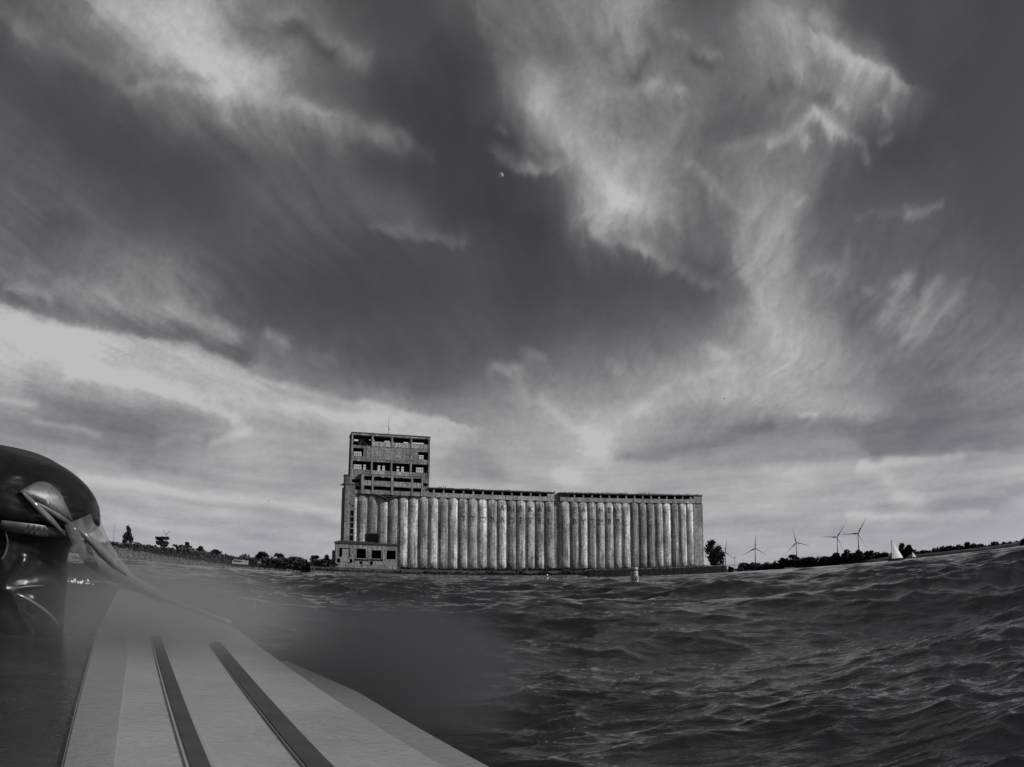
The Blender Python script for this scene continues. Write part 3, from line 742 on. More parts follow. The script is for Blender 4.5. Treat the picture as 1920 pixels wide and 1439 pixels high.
# ------------------------------------------------------------------ grain elevator (local frame: x along the front, y into the building)
TH = 0.292747
OX, OY = -82.071, 370.823
ELEV = empty("grain_elevator", (OX, OY, 0), TH,
             'long derelict concrete grain elevator with a row of tall silos and a headhouse tower', 'grain elevator')
def epos(s, dep=0.0):
    return (OX + s * math.cos(TH) - dep * math.sin(TH), OY + s * math.sin(TH) + dep * math.cos(TH))

def wall_open(mb, s0, s1, z0, z1, y0, y1, holes):
    """slab in the x-z plane between depths y0<y1 with rectangular holes (sa, sb, za, zb)"""
    xs = sorted({s0, s1} | {min(max(v, s0), s1) for h in holes for v in h[:2]})
    zs = sorted({z0, z1} | {min(max(v, z0), z1) for h in holes for v in h[2:]})
    def solid(i, j):
        if i < 0 or j < 0 or i >= len(xs) - 1 or j >= len(zs) - 1: return False
        cx = (xs[i] + xs[i + 1]) / 2; cz = (zs[j] + zs[j + 1]) / 2
        return not any(h[0] < cx < h[1] and h[2] < cz < h[3] for h in holes)
    for i in range(len(xs) - 1):
        for j in range(len(zs) - 1):
            if not solid(i, j): continue
            a, b, c, d = xs[i], xs[i + 1], zs[j], zs[j + 1]
            mb.add([(a, y0, c), (b, y0, c), (b, y0, d), (a, y0, d)], [(0, 1, 2, 3)])
            mb.add([(a, y1, c), (b, y1, c), (b, y1, d), (a, y1, d)], [(3, 2, 1, 0)])
            if not solid(i - 1, j): mb.add([(a, y0, c), (a, y1, c), (a, y1, d), (a, y0, d)], [(3, 2, 1, 0)])
            if not solid(i + 1, j): mb.add([(b, y0, c), (b, y1, c), (b, y1, d), (b, y0, d)], [(0, 1, 2, 3)])
            if not solid(i, j - 1): mb.add([(a, y0, c), (b, y0, c), (b, y1, c), (a, y1, c)], [(3, 2, 1, 0)])
            if not solid(i, j + 1): mb.add([(a, y0, d), (b, y0, d), (b, y1, d), (a, y1, d)], [(0, 1, 2, 3)])

def wall(name, s0, s1, z0, z1, y0, y1, holes, mat, parent=None):
    mb = MB(); wall_open(mb, s0, s1, z0, z1, y0, y1, holes)
    me = bpy.data.meshes.new(name); me.from_pydata(mb.v, [], mb.f); me.update()
    return link(name, me, mat, parent or ELEV)

def ebox(name, s0, s1, y0, y1, z0, z1, mat, parent=None):
    return MB().box(s0, s1, y0, y1, z0, z1).build(name, mat, parent or ELEV)

SILO_TOP, SILO_BASE = 40.3, 3.6
PITCH = 5.06
SR = 2.55 / math.sin(R(43))
def silo_mesh():
    mb = MB()
    mb.lathe([(SR, SILO_BASE + (SILO_TOP - SILO_BASE) * k / 8) for k in range(9)], 72)
    me = mb.mesh("silo"); me.materials.append(M_silo)
    me.polygons.foreach_set('use_smooth', [len(p.vertices) == 4 for p in me.polygons])
    return me
SILO = silo_mesh()
SILO_Y = .55 + SR * math.cos(R(43))
silos = []
def add_silo(s):
    o = bpy.data.objects.new("silo", SILO); COL.objects.link(o); o.parent = ELEV; o.location = (s, SILO_Y, 0); silos.append(o); return o
for k in range(-1, 20): add_silo(6.76 + 5.087 * (k + .5))
for k in range(-1, 15): add_silo(117.53 + 5.03 * (k + .5))

# painted letters, one to a silo
def letter(o, ch, z, h, mat):
    cu = bpy.data.curves.new("letter", 'FONT'); cu.body = ch; cu.size = h * 1.38; cu.align_x = 'CENTER'; cu.resolution_u = 2
    tmp = bpy.data.objects.new("letter_tmp", cu); COL.objects.link(tmp)
    dg = bpy.context.evaluated_depsgraph_get()
    me = bpy.data.meshes.new_from_object(tmp.evaluated_get(dg))
    bpy.data.objects.remove(tmp); bpy.data.curves.remove(cu)
    bm = bmesh.new(); bm.from_mesh(me)
    bmesh.ops.triangulate(bm, faces=bm.faces)
    for _ in range(2): bmesh.ops.subdivide_edges(bm, edges=[e for e in bm.edges if e.calc_length() > .5], cuts=1)
    for v in bm.verts:
        t = v.co.x / SR
        zz = v.co.y
        v.co = Vector(((SR + .03) * math.sin(t), -(SR + .03) * math.cos(t), z + zz))
    bm.normal_update()
    bm.to_mesh(me); bm.free(); me.name = "letter"
    ob = link("letter", me, mat, o)
    return ob
def worn_paint(name, v, keep):
    m = concrete(name, v, flake=.8, stain=.5, per_object=.3)
    n = m.node_tree.nodes; l = m.node_tree.links
    b = n['Principled BSDF']; out = [x for x in n if x.type == 'OUTPUT_MATERIAL'][0]
    mx = n.new('ShaderNodeMixShader'); tr = n.new('ShaderNodeBsdfTransparent'); nz = n.new('ShaderNodeTexNoise')
    nz.inputs['Scale'].default_value = 1.4; nz.inputs['Detail'].default_value = 5
    mr = n.new('ShaderNodeMapRange'); mr.inputs[1].default_value = keep; mr.inputs[2].default_value = keep + .08
    tc = n.new('ShaderNodeTexCoord'); l.new(tc.outputs['Object'], nz.inputs['Vector'])
    l.new(nz.outputs[0], mr.inputs[0]); l.new(mr.outputs[0], mx.inputs[0])
    l.new(tr.outputs[0], mx.inputs[1]); l.new(b.outputs[0], mx.inputs[2]); l.new(mx.outputs[0], out.inputs[0])
    return m
M_ink = worn_paint("black_lettering", .018, .31)
M_ink_faint = worn_paint("faded_lettering", .04, .38)
M_ink_pale = worn_paint("pale_lettering", .55, .40)
ROW1 = {13: 'A', 14: 'N', 15: 'S', 16: 'K', 17: 'A', 18: 'S'}
ROW2 = {9: 'T', 10: 'T', 11: 'O', 12: 'B', 13: 'A', 14: 'D', 15: 'E', 16: 'Z', 17: 'E', 18: 'L'}
ROW1B = {0: 'E', 1: 'A', 2: 'T', 3: 'H', 4: 'E', 5: 'W'}
ROW2B = {0: 'B', 1: 'Y', 2: 'T', 3: 'M', 4: 'B', 5: 'R', 7: 'O', 8: 'I', 9: 'O'}
SH = 1.2
Z1, Z2 = 34.37, 28.24
for k, ch in ROW1.items(): letter(silos[k + 2], ch, Z1, 3.0, M_ink if k > 13 else M_ink_faint)
for k, ch in ROW2.items(): letter(silos[k + 2], ch, Z2, 3.2, M_ink if k > 14 else M_ink_faint)
for k, ch in ROW1B.items(): letter(silos[21 + k + 1], ch, Z1, 3.0, M_ink_faint)
for k, ch in ROW2B.items(): letter(silos[21 + k + 1], ch, Z2, 3.2, M_ink if k in (0, 1, 4) else M_ink_pale if k > 6 else M_ink_faint)

# bodies behind the silo fronts
ebox("storage_block", .6, 108.6, 3.2, 24, 3.0, 40.15, M_wall)
ebox("storage_block", 112.6, 197.5, 3.2, 24, 3.0, 40.15, M_wall)
ebox("recess_wall", 108.3, 112.9, 1.2, 4.0, 3.0, 44.4, M_wall)
ebox("end_pier", 192.4, 198.6, -.15, 23, 3.0, 40.2, M_wall)
# foundation plinth
ebox("plinth", -.5, 199.2, -1.1, 3.0, 2.2, 4.5, M_wall_dark)

# gallery over the silos
def gallery(s0, s1, first, n, pitch, end_right):
    wall("gallery_beam", s0, s1, 40.25, 42.45, -.55, .1, [], M_trim)
    ebox("gallery_roof", s0 - .2, s1 + .25, -.85, 12, 44.3, 45.0, M_roof)
    ebox("roof_edge", s0, s1 + .1, -1.0, -.85, 44.5, 44.95, M_wall_dark)
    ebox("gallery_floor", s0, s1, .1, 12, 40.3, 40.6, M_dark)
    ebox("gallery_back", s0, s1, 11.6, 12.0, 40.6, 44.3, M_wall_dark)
    for k in range(n):
        s = first + pitch * k
        if s < s0 + .3 or s > s1 - .3: continue
        ebox("pillar", s - .42, s + .42, -.5, .15, 42.45, 44.3, M_trim)
gallery(42.6, 108.6, 6.76 + 5.087 * 7.5, 14, 5.087, False)
gallery(112.0, 198.0, 117.53 + 5.03 * .5, 16, 5.03, True)
ebox("gallery_wall", 104.9, 108.7, -.62, 1.0, 40.2, 44.32, M_trim)
ebox("gallery_wall", 112.0, 117.6, .3, 1.2, 40.2, 44.32, M_wall_dark)
ebox("gallery_wall", 192.6, 198.1, -.6, 1.0, 42.3, 44.32, M_wall)

# headhouse tower
TZ = 70.3
row1 = (64.6 + 2.4, 69.1)
front = []
m1 = [(3.6, 12.5), (13.6, 22.4), (23.5, 32.2), (33.3, 41.7)]
front += [(m1[0][0], m1[0][1], 64.3, 69.1)] + [(a, b, 66.7, 69.1) for a, b in m1[1:]]
front += [(3.7, 9.0, 59.0, 62.9), (36.6, 41.9, 58.9, 62.8)]
front += [(a, b, 52.2, 56.4) for a, b in [(3.7, 12.7), (13.8, 22.6), (23.6, 32.3), (33.4, 41.8)]]
front += [(3.7, 7.7, 45.6, 47.3), (38.9, 41.9, 45.6, 47.0), (2.9, 7.6, 42.2, 43.6)]
wall("tower_front", 2.8, 42.5, 40.25, TZ, -.1, .35, front, M_wall)
TD = 14.0
back = [
    (5.11, 8.47, 68.68, 69.69),
    (5.25, 8.41, 65.78, 66.38),
    (12.96, 15.94, 69.54, 69.91),
    (21.19, 23.67, 69.21, 69.83),
    (25.05, 25.94, 69.60, 70.00),
    (31.04, 33.53, 69.00, 69.80),
    (34.92, 41.90, 69.15, 69.86),
    (5.20, 9.35, 61.04, 63.25),
    (39.33, 41.90, 61.18, 63.35),
    (5.45, 9.52, 54.22, 56.58),
    (10.47, 11.78, 54.04, 56.70),
    (17.94, 19.31, 54.02, 56.72),
    (20.38, 21.68, 54.11, 56.68),
    (27.89, 29.18, 54.14, 56.75),
    (30.27, 31.64, 54.10, 56.71),
    (38.07, 41.90, 54.20, 56.78),
]
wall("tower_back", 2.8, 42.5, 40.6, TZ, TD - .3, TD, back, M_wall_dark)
def side_wall(s, out):
    mb = MB(); mb.box(s, s + out, .35, TD - .3, 40.6, TZ - .01)
    return mb.build("tower_side", M_wall_dark, ELEV)
side_wall(2.8, .4); side_wall(42.1, .4)
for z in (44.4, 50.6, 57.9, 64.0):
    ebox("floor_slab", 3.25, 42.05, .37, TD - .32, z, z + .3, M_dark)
ebox("tower_roof", 2.5, 42.8, -.5, TD + .3, TZ, TZ + .55, M_roof)
ebox("cornice", 2.6, 42.7, -.42, -.12, TZ - .75, TZ - .01, M_trim)
for s in (2.75, 12.95, 22.9, 32.7, 41.85):
    if 5 < s < 40:
        ebox("pilaster", s, s + .75, -.30, -.1, 63.9, TZ - .76, M_trim)
        ebox("pilaster", s, s + .75, -.30, -.1, 50.3, 57.4, M_trim)
    else:
        ebox("pilaster", s, s + .75, -.30, -.1, 50.3, TZ - .76, M_wall)
for a, b in m1[1:]:
    ebox("infill_panel", a + .05, b - .05, -.2, -.1, 64.4, 66.65, M_panel)
ebox("infill_panel", 10.5, 35.2, -.19, -.1, 57.9, 63.7, M_panel)
for a, b in [(13.8, 22.6), (23.6, 32.3)]:
    ebox("infill_panel", a, b, -.2, -.1, 50.2, 52.1, M_panel)
# bent steel left hanging in the top storey, thin bars in the rear windows
mb = MB()
for p, q in (((4.2, 1.5, 68.8), (11.5, 2.5, 64.6)), ((6.0, 2.2, 64.5), (9.2, 1.4, 68.9)), ((8.0, 3.0, 66.0), (12.0, 1.2, 65.0)), ((7.4, 1.1, 64.4), (7.9, 1.3, 67.8))):
    mb.tube([p, q], .16, 6)
mb.box(6.3, 9.6, 2.0, 2.4, 65.6, 68.2)
mb.build("fallen_steel", M_metal, ELEV)
def bar(x0, x1, z0, z1, y=TD - .22):
    MB().box(x0, x1, y, y + .12, z0, z1).build("glazing_bar", M_metal, ELEV)
for h in back:
    if h[1] - h[0] < 1.3:
        zc = (h[2] + h[3]) / 2; bar(h[0], h[1], zc - .1, zc + .5)
    elif h[3] - h[2] > 1.2:
        n_ = int((h[1] - h[0]) / .9)
        for k in range(1, n_):
            xc = h[0] + (h[1] - h[0]) * k / n_; bar(xc - .06, xc + .06, h[2], h[3] - .96)
        bar(h[0], h[1], h[3] - .95, h[3] - .7, TD - .24)
        zc = (h[2] + h[3]) / 2; bar(h[0], h[1], zc - .5, zc - .38, TD - .26)

# two-storey bay in front of the tower foot
bay = [(9.6, 13.3, 46.9, 49.1), (14.4, 22.9, 46.9, 49.1), (24.3, 33.0, 46.9, 49.1), (34.2, 38.3, 46.9, 49.1),
       (9.6, 13.3, 42.3, 44.2), (14.4, 22.9, 42.3, 44.2), (24.3, 33.0, 42.3, 44.2), (34.2, 38.3, 42.3, 44.2)]
wall("bay_front", 8.1, 39.1, 40.2, 49.9, -1.25, -.9, bay, M_trim)
ebox("bay_roof", 8.0, 39.2, -1.35, -.12, 49.9, 50.15, M_wall_dark)
ebox("bay_floor", 8.3, 38.9, -.9, -.11, 44.5, 44.8, M_dark)
ebox("bay_floor", 8.3, 38.9, -.9, -.11, 40.3, 40.6, M_dark)
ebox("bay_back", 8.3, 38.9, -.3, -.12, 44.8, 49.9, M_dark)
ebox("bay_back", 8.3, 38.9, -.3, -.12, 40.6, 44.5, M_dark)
for s in (8.15, 13.45, 23.2, 33.25, 38.4):
    ebox("pillar", s, s + .8, -1.45, -1.25, 40.3, 49.85, M_trim)
for a, b in ((9.0, 13.4), (14.3, 23.1), (24.05, 33.2), (34.1, 38.3)):
    ebox("infill_panel", a + .04, b - .04, -1.33, -1.25, 44.5, 46.75, M_panel)
mb = MB()
for k in range(26):                                     # ragged broken edge under the bay roof
    s = 14.6 + k * .72 + rng.uniform(-.2, .2)
    mb.add([(s, -1.3, 49.2), (s + .75, -1.3, 49.2), (s + .4 + rng.uniform(-.2, .2), -1.28, 49.2 - rng.uniform(.15, .8))], [(0, 1, 2)])
mb.build("broken_edge", M_trim, ELEV)
ebox("tower_beam", 2.6, 8.1, -.62, .3, 40.25, 42.1, M_trim)
ebox("tower_beam", 39.1, 42.6, -.6, .3, 40.25, 42.4, M_trim)

# stair tower at the left end
stair = [(3.3, 4.95, 31.6 - 2.6, 31.6), (3.3, 4.95, 26.0, 28.3), (3.3, 4.95, 23.1, 25.5), (3.3, 4.95, 20.2, 22.5), (3.3, 4.95, 16.8, 19.4), (3.75, 4.5, 33.3, 34.3)]
wall("stair_wall", .35, 5.3, 3.0, 44.3, -.95, -.70, stair, M_wall)
ebox("stair_void", .9, 5.2, -.68, -.60, 16, 35, M_dark)  # black sheet painting the dark behind the stair windows
ebox("stair_side", .35, .8, -.69, 20, 3.0, 44.3, M_wall_dark)
ebox("stair_head", -.05, 2.75, -.75, 6, 44.75, 48.9, M_wall_dark)
ebox("stair_slab", -1.1, 5.9, -1.1, 6, 44.32, 44.74, M_roof)
ebox("cap_slab", -.35, 2.78, -1.0, 6.2, 48.9, 49.2, M_roof)
MB().tube([(-2.4, -.4, 43.9), (.5, -.4, 43.9)], .16, 8).build("drain_pipe", M_metal, ELEV)

# broken spout, and an opening whose shade is a black box
mb = MB(); mb.prism([(15.6, 40.15), (28.3, 40.1), (24.5, 38.9), (22.2, 37.7), (20.6, 37.6), (18.6, 38.6)], 'y', -1.15, -.5)
mb.build("collapsed_spout", M_dark, ELEV)
mb = MB(); mb.tube([(16.5, -1.2, 40.0), (21.6, -1.6, 37.9), (27.8, -1.2, 40.2)], .3, 6); mb.tube([(17.5, -1.3, 39.3), (25.5, -1.4, 39.4)], .22, 6)
mb.build("bent_rail", M_metal, ELEV)
ebox("loading_hatch", 12.1, 17.3, -.75, .6, 16.6, 20.7, M_dark)  # solid black in place of a shaded recess
ebox("hatch_lintel", 11.95, 17.45, -.85, .4, 20.7, 20.95, M_wall_dark)

# mast on the tower roof
ax, ay = epos(21.6, 3.0)
mast = empty("antenna_mast", (ax, ay, TZ + .55), TH, 'thin antenna mast standing on the headhouse roof', 'antenna')
MB().tube([(0, 0, 0), (0, 0, 10.2)], [.16, .07], 6).build("pole", M_metal, mast)
MB().tube([(-.2, 0, 3.4), (.75, 0, 3.2)], .09, 6).build("aerial", M_metal, mast)
MB().tube([(-.6, 0, 4.6), (.5, 0, 4.4)], .09, 6).build("aerial", M_metal, mast)
MB().box(.45, .85, -.12, .12, 2.7, 3.1).build("antenna_box", M_metal, mast)

wp = []
gw = np.random.default_rng(5)
for s0_, s1_, y_, z_, h_, n_ in ((46, 52, 1, 45.0, 1.1, 60), (102, 110, 2, 45.0, .45, 60), (118, 135, 2, 45.0, .5, 120), (136, 152, 1.5, 45.0, .8, 200), (158, 172, 1.5, 45.0, 1.1, 240), (175, 196, 2, 45.0, .5, 150), (10, 40, 2, 70.85, .35, 140), (60, 100, 2, 45.0, .35, 240)):
    for q in range(n_):
        s_ = gw.uniform(s0_, s1_); wp.append((s_, y_ + gw.uniform(-1.5, 2), z_ + abs(gw.normal()) * h_ * .5 * (.3 + abs(math.sin(s_ * .9 + math.sin(s_ * 2.3))))))
tag(link("roof_weeds", leaf_mesh("roof_weeds", np.array(wp), .26, 6), M_weeds, ELEV), kind='stuff')
mb = MB()
for k in range(150):                                    # chipped concrete along the roof edges
    s_ = rng.uniform(43, 197.5); w_ = rng.uniform(.2, .9)
    mb.box(s_, s_ + w_, -1.05, -.6, 45.0, 45.0 + rng.uniform(.04, .28))
tag(mb.build("roof_rubble", M_wall_dark, ELEV), kind='stuff')

# ------------------------------------------------------------------ dock house at the elevator's left foot
AD = -6.0
dh = empty("dock_house", (OX, OY, 0), TH, 'low ruined concrete building with four dark openings at the left foot of the elevator', 'building')
DH0, DH1, DHT = -3.90, 26.15, 15.67
ah = [
    (-2.15, 3.37, 8.53, 12.80),
    (6.39, 10.88, 8.20, 12.80),
    (13.67, 18.16, 8.34, 12.33),
    (20.96, 25.47, 8.21, 12.48),
    (-3.08, 4.32, 5.73, 7.59),
    (5.32, 11.94, 6.94, 7.71),
    (7.80, 9.37, 5.41, 6.75),
    (12.58, 19.22, 7.21, 7.87),
    (12.98, 14.31, 5.08, 6.96),
]
wall("front_wall", DH0, DH1, 2.4, DHT - .5, AD, AD + .5, ah, M_wall, dh)
MB().box(DH0, DH0 + .45, AD + .5, -.8, 2.4, DHT - .52).build("side_wall", M_wall_dark, dh)
MB().box(DH1 - .45, DH1, AD + .5, -.8, 2.4, DHT - .52).build("side_wall", M_wall_dark, dh)
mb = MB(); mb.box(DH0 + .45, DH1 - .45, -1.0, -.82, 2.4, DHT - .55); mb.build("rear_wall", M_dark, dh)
mb = MB(); mb.box(DH0 + .45, DH1 - .45, AD + .5, -1.0, 2.4, 3.2); mb.build("floor", M_dark, dh)
mb = MB(); mb.prism([(DH0 - .5, DHT - .5), (DH1 + .4, DHT - .5), (DH1 + .4, DHT + .1), (DH0 + 17, DHT + .25), (DH0 + 15, DHT + .9), (DH0 + 12, DHT + .55), (DH0 + 2.2, DHT + .75), (DH0 - .5, DHT + .05)], 'y', AD - .5, -.7)
mb.build("roof", M_roof, dh)
hw = (ah[0][1] - ah[0][0])
for k in range(4):
    a = ah[0][0] + hw * (.28 + .18 * k)
    MB().box(a, a + hw * .16, AD + .30 + .05 * (k % 2), AD + .42 + .05 * (k % 2), ah[0][2], ah[0][3] - .1).build("shutter_board", M_panel, dh)
for k, (a, b, c, d) in enumerate([
    (-1.54, 3.01, 5.93, 7.89),
    (5.72, 7.82, 4.96, 6.30),
    (9.34, 12.48, 5.02, 6.71),
    (14.53, 19.23, 5.26, 6.91),
]):
    MB().box(a, b, AD - .07, AD + .1, c, d).build("infill_panel", M_panel, dh)
mb = MB(); mb.box(DH0 - 1.4, DH0 - .02, AD + 1, -2, 2.4, DHT - 4.2); mb.build("lean_to", M_wall_dark, dh)
mb = MB()
for p in ((ah[2][1] + .25), (ah[2][1] + 1.0)):
    mb.box(p, p + .35, AD - .3, AD - .02, ah[2][2] - .4, ah[2][3] + .4)
mb.build("pillar", M_trim, dh)

# ------------------------------------------------------------------ quay
q0 = epos(-14, -14); q1 = epos(110, -14)
def quad_ground():
    n = 140
    V = []
    for k in range(n + 1):
        s = -16 + (216 + 16) * k / n
        left = s < 124
        for dep, z in ((-13.6, .9 if left else 3.9), (-11, 1.4 if left else 4.0), (-8.5, 3.0 if left else 4.1), (-4, 3.5 if left else 4.2), (30, 3.6)):
            x, y = epos(s, dep); V.append((x, y, z + (.25 * rng.random() if dep > -13 else 0)))
    me = np_mesh("quay_ground", np.array(V), grid_quads(n + 1, 5))
    o = link("quay_ground", me, M_grassy)
    tag(o, kind='structure', label='rough weedy ground between the elevator and the quay')
quad_ground()
lw = empty("quay_wall", (OX, OY, 0), TH, 'low pale concrete quay edge along the water below the elevator', 'wall')
for k in range(22):
    a = -16 + k * 6.3; mb = MB(); mb.box(a, a + 6.24, -14.4 - .06 * (k % 3), -13.6, -1.0, .95 + .12 * ((k * 7) % 3)); mb.build("block", M_quay, lw)
dw = empty("sheet_pile_wall", (OX, OY, 0), TH, 'tall dark sheet pile wall at the right end of the quay', 'wall')
for k in range(58):
    a = 122.4 + k * 1.42; y = -14.9 + (.10 if k % 2 else 0)
    MB().box(a, a + 1.41, y, y + .6, -1, 3.65 + .2 * ((k * 5) % 3)).build("pile", M_sheet, dw)
mb = MB(); mb.box(122.2, 205.0, -14.2, -13.2, 3.2, 4.25); mb.build("capping_beam", M_wall_dark, dw)
for k, (px_az, top) in enumerate([
    (15.449, 4.46),
    (16.873, 2.99),
    (16.161, 3.58),
]):
    x, y = at(px_az, 440)
    t = empty("mooring_dolphin", (x, y, 0), TH, ['dark mooring pile cluster just past the sheet pile wall', 'dark mooring pile cluster farthest from the elevator', 'dark mooring pile cluster between the two others past the wall'][k], 'mooring post', 'mooring posts past the quay')
    for q in range(3):
        MB().tube([((q - 1) * 1.25, .3 * (q % 2), -1), ((q - 1) * 1.1, 0, top - .3 * q)], .55, 8).build("timber_pile", M_sheet, t)
    MB().box(-1.9, 1.9, -.75, -.55, top - 1.4, top - .9).build("waling", M_sheet, t)
# ------------------------------------------------------------------ undergrowth and bushes
def fline(pts, dep):
    out = []
    for s, gz, tz in pts:
        x, y = epos(s, dep); out.append((math.degrees(math.atan2(x, y)), math.hypot(x, y), gz, tz))
    return out
thicket("base_undergrowth", fline([(27, 3.3, 5.0), (45, 3.3, 4.8), (60, 3.3, 4.7), (72, 3.3, 5.6), (85, 3.3, 5.0), (100, 3.3, 5.3), (112, 3.4, 5.6), (125, 4, 5.0), (150, 4, 4.9), (175, 4, 4.9), (199, 4, 5.0)], -4.5), 'dark weeds growing along the foot of the silos', .5, 3.4, 11, depth=3)
thicket("slope_undergrowth", fline([(-15, 1.0, 3.2), (10, 1.0, 2.6), (40, 1.0, 3.4), (70, 1.0, 3.6), (95, 1.0, 3.8), (122, 1.0, 4.2)], -11.5), 'dark scrub on the slope above the quay edge', .55, 2.6, 13, depth=4)
thicket("left_thicket", [
    (-43.41, 372.0, 0.83, 5.61),
    (-35.91, 372.0, 4.67, 7.12),
    (-29.95, 372.0, 4.17, 7.91),
    (-28.54, 372.0, 4.82, 8.32),
    (-26.51, 372.0, 4.78, 8.29),
    (-24.30, 372.0, 4.49, 8.28),
    (-22.09, 372.0, 3.59, 7.14),
    (-20.49, 372.0, 2.81, 6.62),
    (-18.10, 372.0, 2.81, 7.14),
    (-15.72, 372.0, 2.68, 7.28),
    (-14.13, 372.0, 2.43, 7.30),
    (-12.87, 372.0, 2.30, 7.18),
], 'continuous dark scrub along the top of the left bank', .75, 2.6, 17, depth=12)
thicket("right_thicket", [
    (16.75, 700.0, 2.94, 8.72),
    (18.93, 700.0, 0.46, 6.70),
    (19.93, 700.0, 0.30, 9.77),
    (22.92, 700.0, 0.30, 8.66),
    (25.33, 700.0, 0.30, 9.68),
    (27.75, 700.0, 0.30, 8.09),
    (30.18, 700.0, 0.30, 7.66),
    (31.80, 700.0, 0.30, 7.08),
    (33.44, 700.0, 0.30, 7.78),
    (35.49, 700.0, 0.30, 5.47),
    (38.38, 700.0, 0.30, 4.99),
    (43.84, 700.0, 0.30, 4.06),
    (54.65, 700.0, 0.30, -7.08),
], 'low dark scrub along the far right shore', 1.4, .6, 19, mat=M_leaf, depth=14)

for az, r, z0, w, h, lab, kind, sd_ in [
    (-28.587, 378, 6.38, 6.78, 12.69, 'tall narrow poplar standing alone on the left bank', 'spire', 0),
    (-25.963, 380, 7.50, 8.91, 5.65, 'broad round tree under the forked mast on the left bank', 'tree', 1),
    (-24.670, 380, 6.69, 7.34, 3.86, 'small tree just right of the forked mast tree', 'bush', 2),
    (-24.025, 380, 6.53, 5.24, 4.64, 'second small tree right of the forked mast tree', 'bush', 3),
    (-22.979, 380, 6.05, 6.81, 3.62, 'low tree midway between the forked mast and the white trailer', 'bush', 5),
    (-21.773, 380, 5.10, 7.34, 3.62, 'low rounded bush left of the white trailer', 'bush', 0),
    (-18.496, 382, 3.48, 8.96, 6.28, 'spiky bush above the small white box', 'bush', 4),
    (-17.146, 382, 3.51, 6.32, 5.77, 'bush right of the small white box on the bank', 'bush', 1),
    (-15.876, 384, 3.47, 7.42, 5.81, 'dark bush midway between the white box and the dock house', 'bush', 2),
    (-14.451, 384, 3.44, 6.89, 5.55, 'dark bush a little left of the dock house', 'bush', 3),
    (-13.581, 385, 3.47, 5.84, 6.10, 'tallest bush directly left of the dock house wall', 'bush', 5),
    (15.091, 452, 3.46, 14.34, 17.42, 'full dark tree standing right of the elevator end', 'loose', 0),
    (20.048, 702, 1.54, 12.59, 9.12, 'low tree left of the central turbine foot', 'tree', 0),
    (20.806, 702, 1.89, 10.65, 11.50, 'tree directly below the central turbine', 'tree', 1),
    (21.803, 704, 1.06, 14.57, 11.52, 'round tree right of the central turbine foot', 'tree', 2),
    (23.123, 702, 0.86, 12.59, 8.12, 'low tree left of the paired turbines', 'tree', 3),
    (23.965, 704, 1.04, 13.59, 11.47, 'tree under the left one of the paired turbines', 'tree', 4),
    (24.767, 706, 0.75, 13.63, 12.92, 'dense tree between the paired turbines', 'tree', 5),
    (25.611, 704, 0.39, 11.65, 12.39, 'tree under the right one of the paired turbines', 'tree', 0),
    (26.538, 704, 0.40, 13.59, 10.94, 'tree right of the paired turbines', 'tree', 1),
    (27.466, 704, 0.37, 11.65, 9.96, 'tree left of the large white sail', 'tree', 2),
    (28.962, 690, -0.31, 12.37, 14.83, 'tall tree behind the large white sail', 'tree', 3),
    (29.570, 690, -0.53, 11.42, 13.88, 'tall tree between the two sails', 'tree', 4),
    (30.667, 700, -0.88, 9.66, 6.56, 'low tree right of the small sail', 'tree', 5),
    (31.481, 700, -1.39, 7.72, 7.48, 'thin pale tree in the gap beyond the small sail', 'tree', 0),
    (32.459, 700, -2.14, 12.55, 10.72, 'first of the clump of tall trees at far right', 'tree', 1),
    (33.235, 702, -2.66, 13.56, 12.59, 'tallest in the clump of trees at far right', 'tree', 2),
    (33.931, 704, -3.11, 11.65, 12.61, 'rounded tree in the middle of the far right clump', 'tree', 3),
    (34.628, 702, -3.55, 10.65, 12.08, 'last tall tree of the far right clump before the thin post', 'tree', 4),
    (35.987, 700, -3.99, 12.55, 11.08, 'broad tree alone right of the thin post', 'tree', 5),
    (36.894, 700, -4.79, 10.62, 6.91, 'low tree right of the broad lone tree', 'tree', 0),
    (38.596, 520, -3.47, 10.76, 13.26, 'tall tree cut by the right edge of the picture', 'loose', 1),
]:
    tree({'tree': 'tree', 'spire': 'poplar_tree', 'bush': 'bush', 'loose': 'broadleaf_tree'}[kind], az, r, z0, w, h, lab,
         group={'tree': 'trees on the shores', 'bush': 'bushes on the left bank'}.get(kind),
         crown=SPIRE if kind == 'spire' else LOOSE if kind == 'loose' else None, seed=sd_, cat='bush' if kind == 'bush' else 'tree')

# ------------------------------------------------------------------ posts, boxes and boats on the shores
def post(name, az, r, z0, h, label, arms):
    x, y = at(az, r)
    t = empty(name, (x, y, z0), -R(az), label, 'post')
    MB().tube([(0, 0, 0), (0, 0, h)], [.14, .09], 6).build("pole", M_metal, t)
    for k, pts in enumerate(arms):
        MB().tube(pts, .13, 6).build("arm", M_metal, t)
    return t
post('lamp_post', -29.652, 378, 7.73, 7.72, 'slender lamp post left of the poplar on the left bank', [[(0, 0, 7.62), (.6, 0, 7.72)]])
post('forked_mast', -25.688, 378, 8.65, 5.62, 'mast with a forked top behind the broad round tree', [[(0, 0, 5.12), (-1.2, 0, 6.12), (-1.7, 0, 6.92)], [(0, 0, 5.12), (1.2, 0, 6.12), (1.7, 0, 6.92)]])
post('signal_post', 16.476, 455, 2.92, 5.94, 'short post with a square head right of the mooring piles', [[(-.5, 0, 5.94), (.5, 0, 5.94)], [(-.5, 0, 5.44), (.5, 0, 5.44)]])
post('light_post', 35.040, 690, -3.56, 9.58, 'thin post with a small head beside the far right tree clump', [[(-.9, 0, 9.58), (.9, 0, 9.58)]])

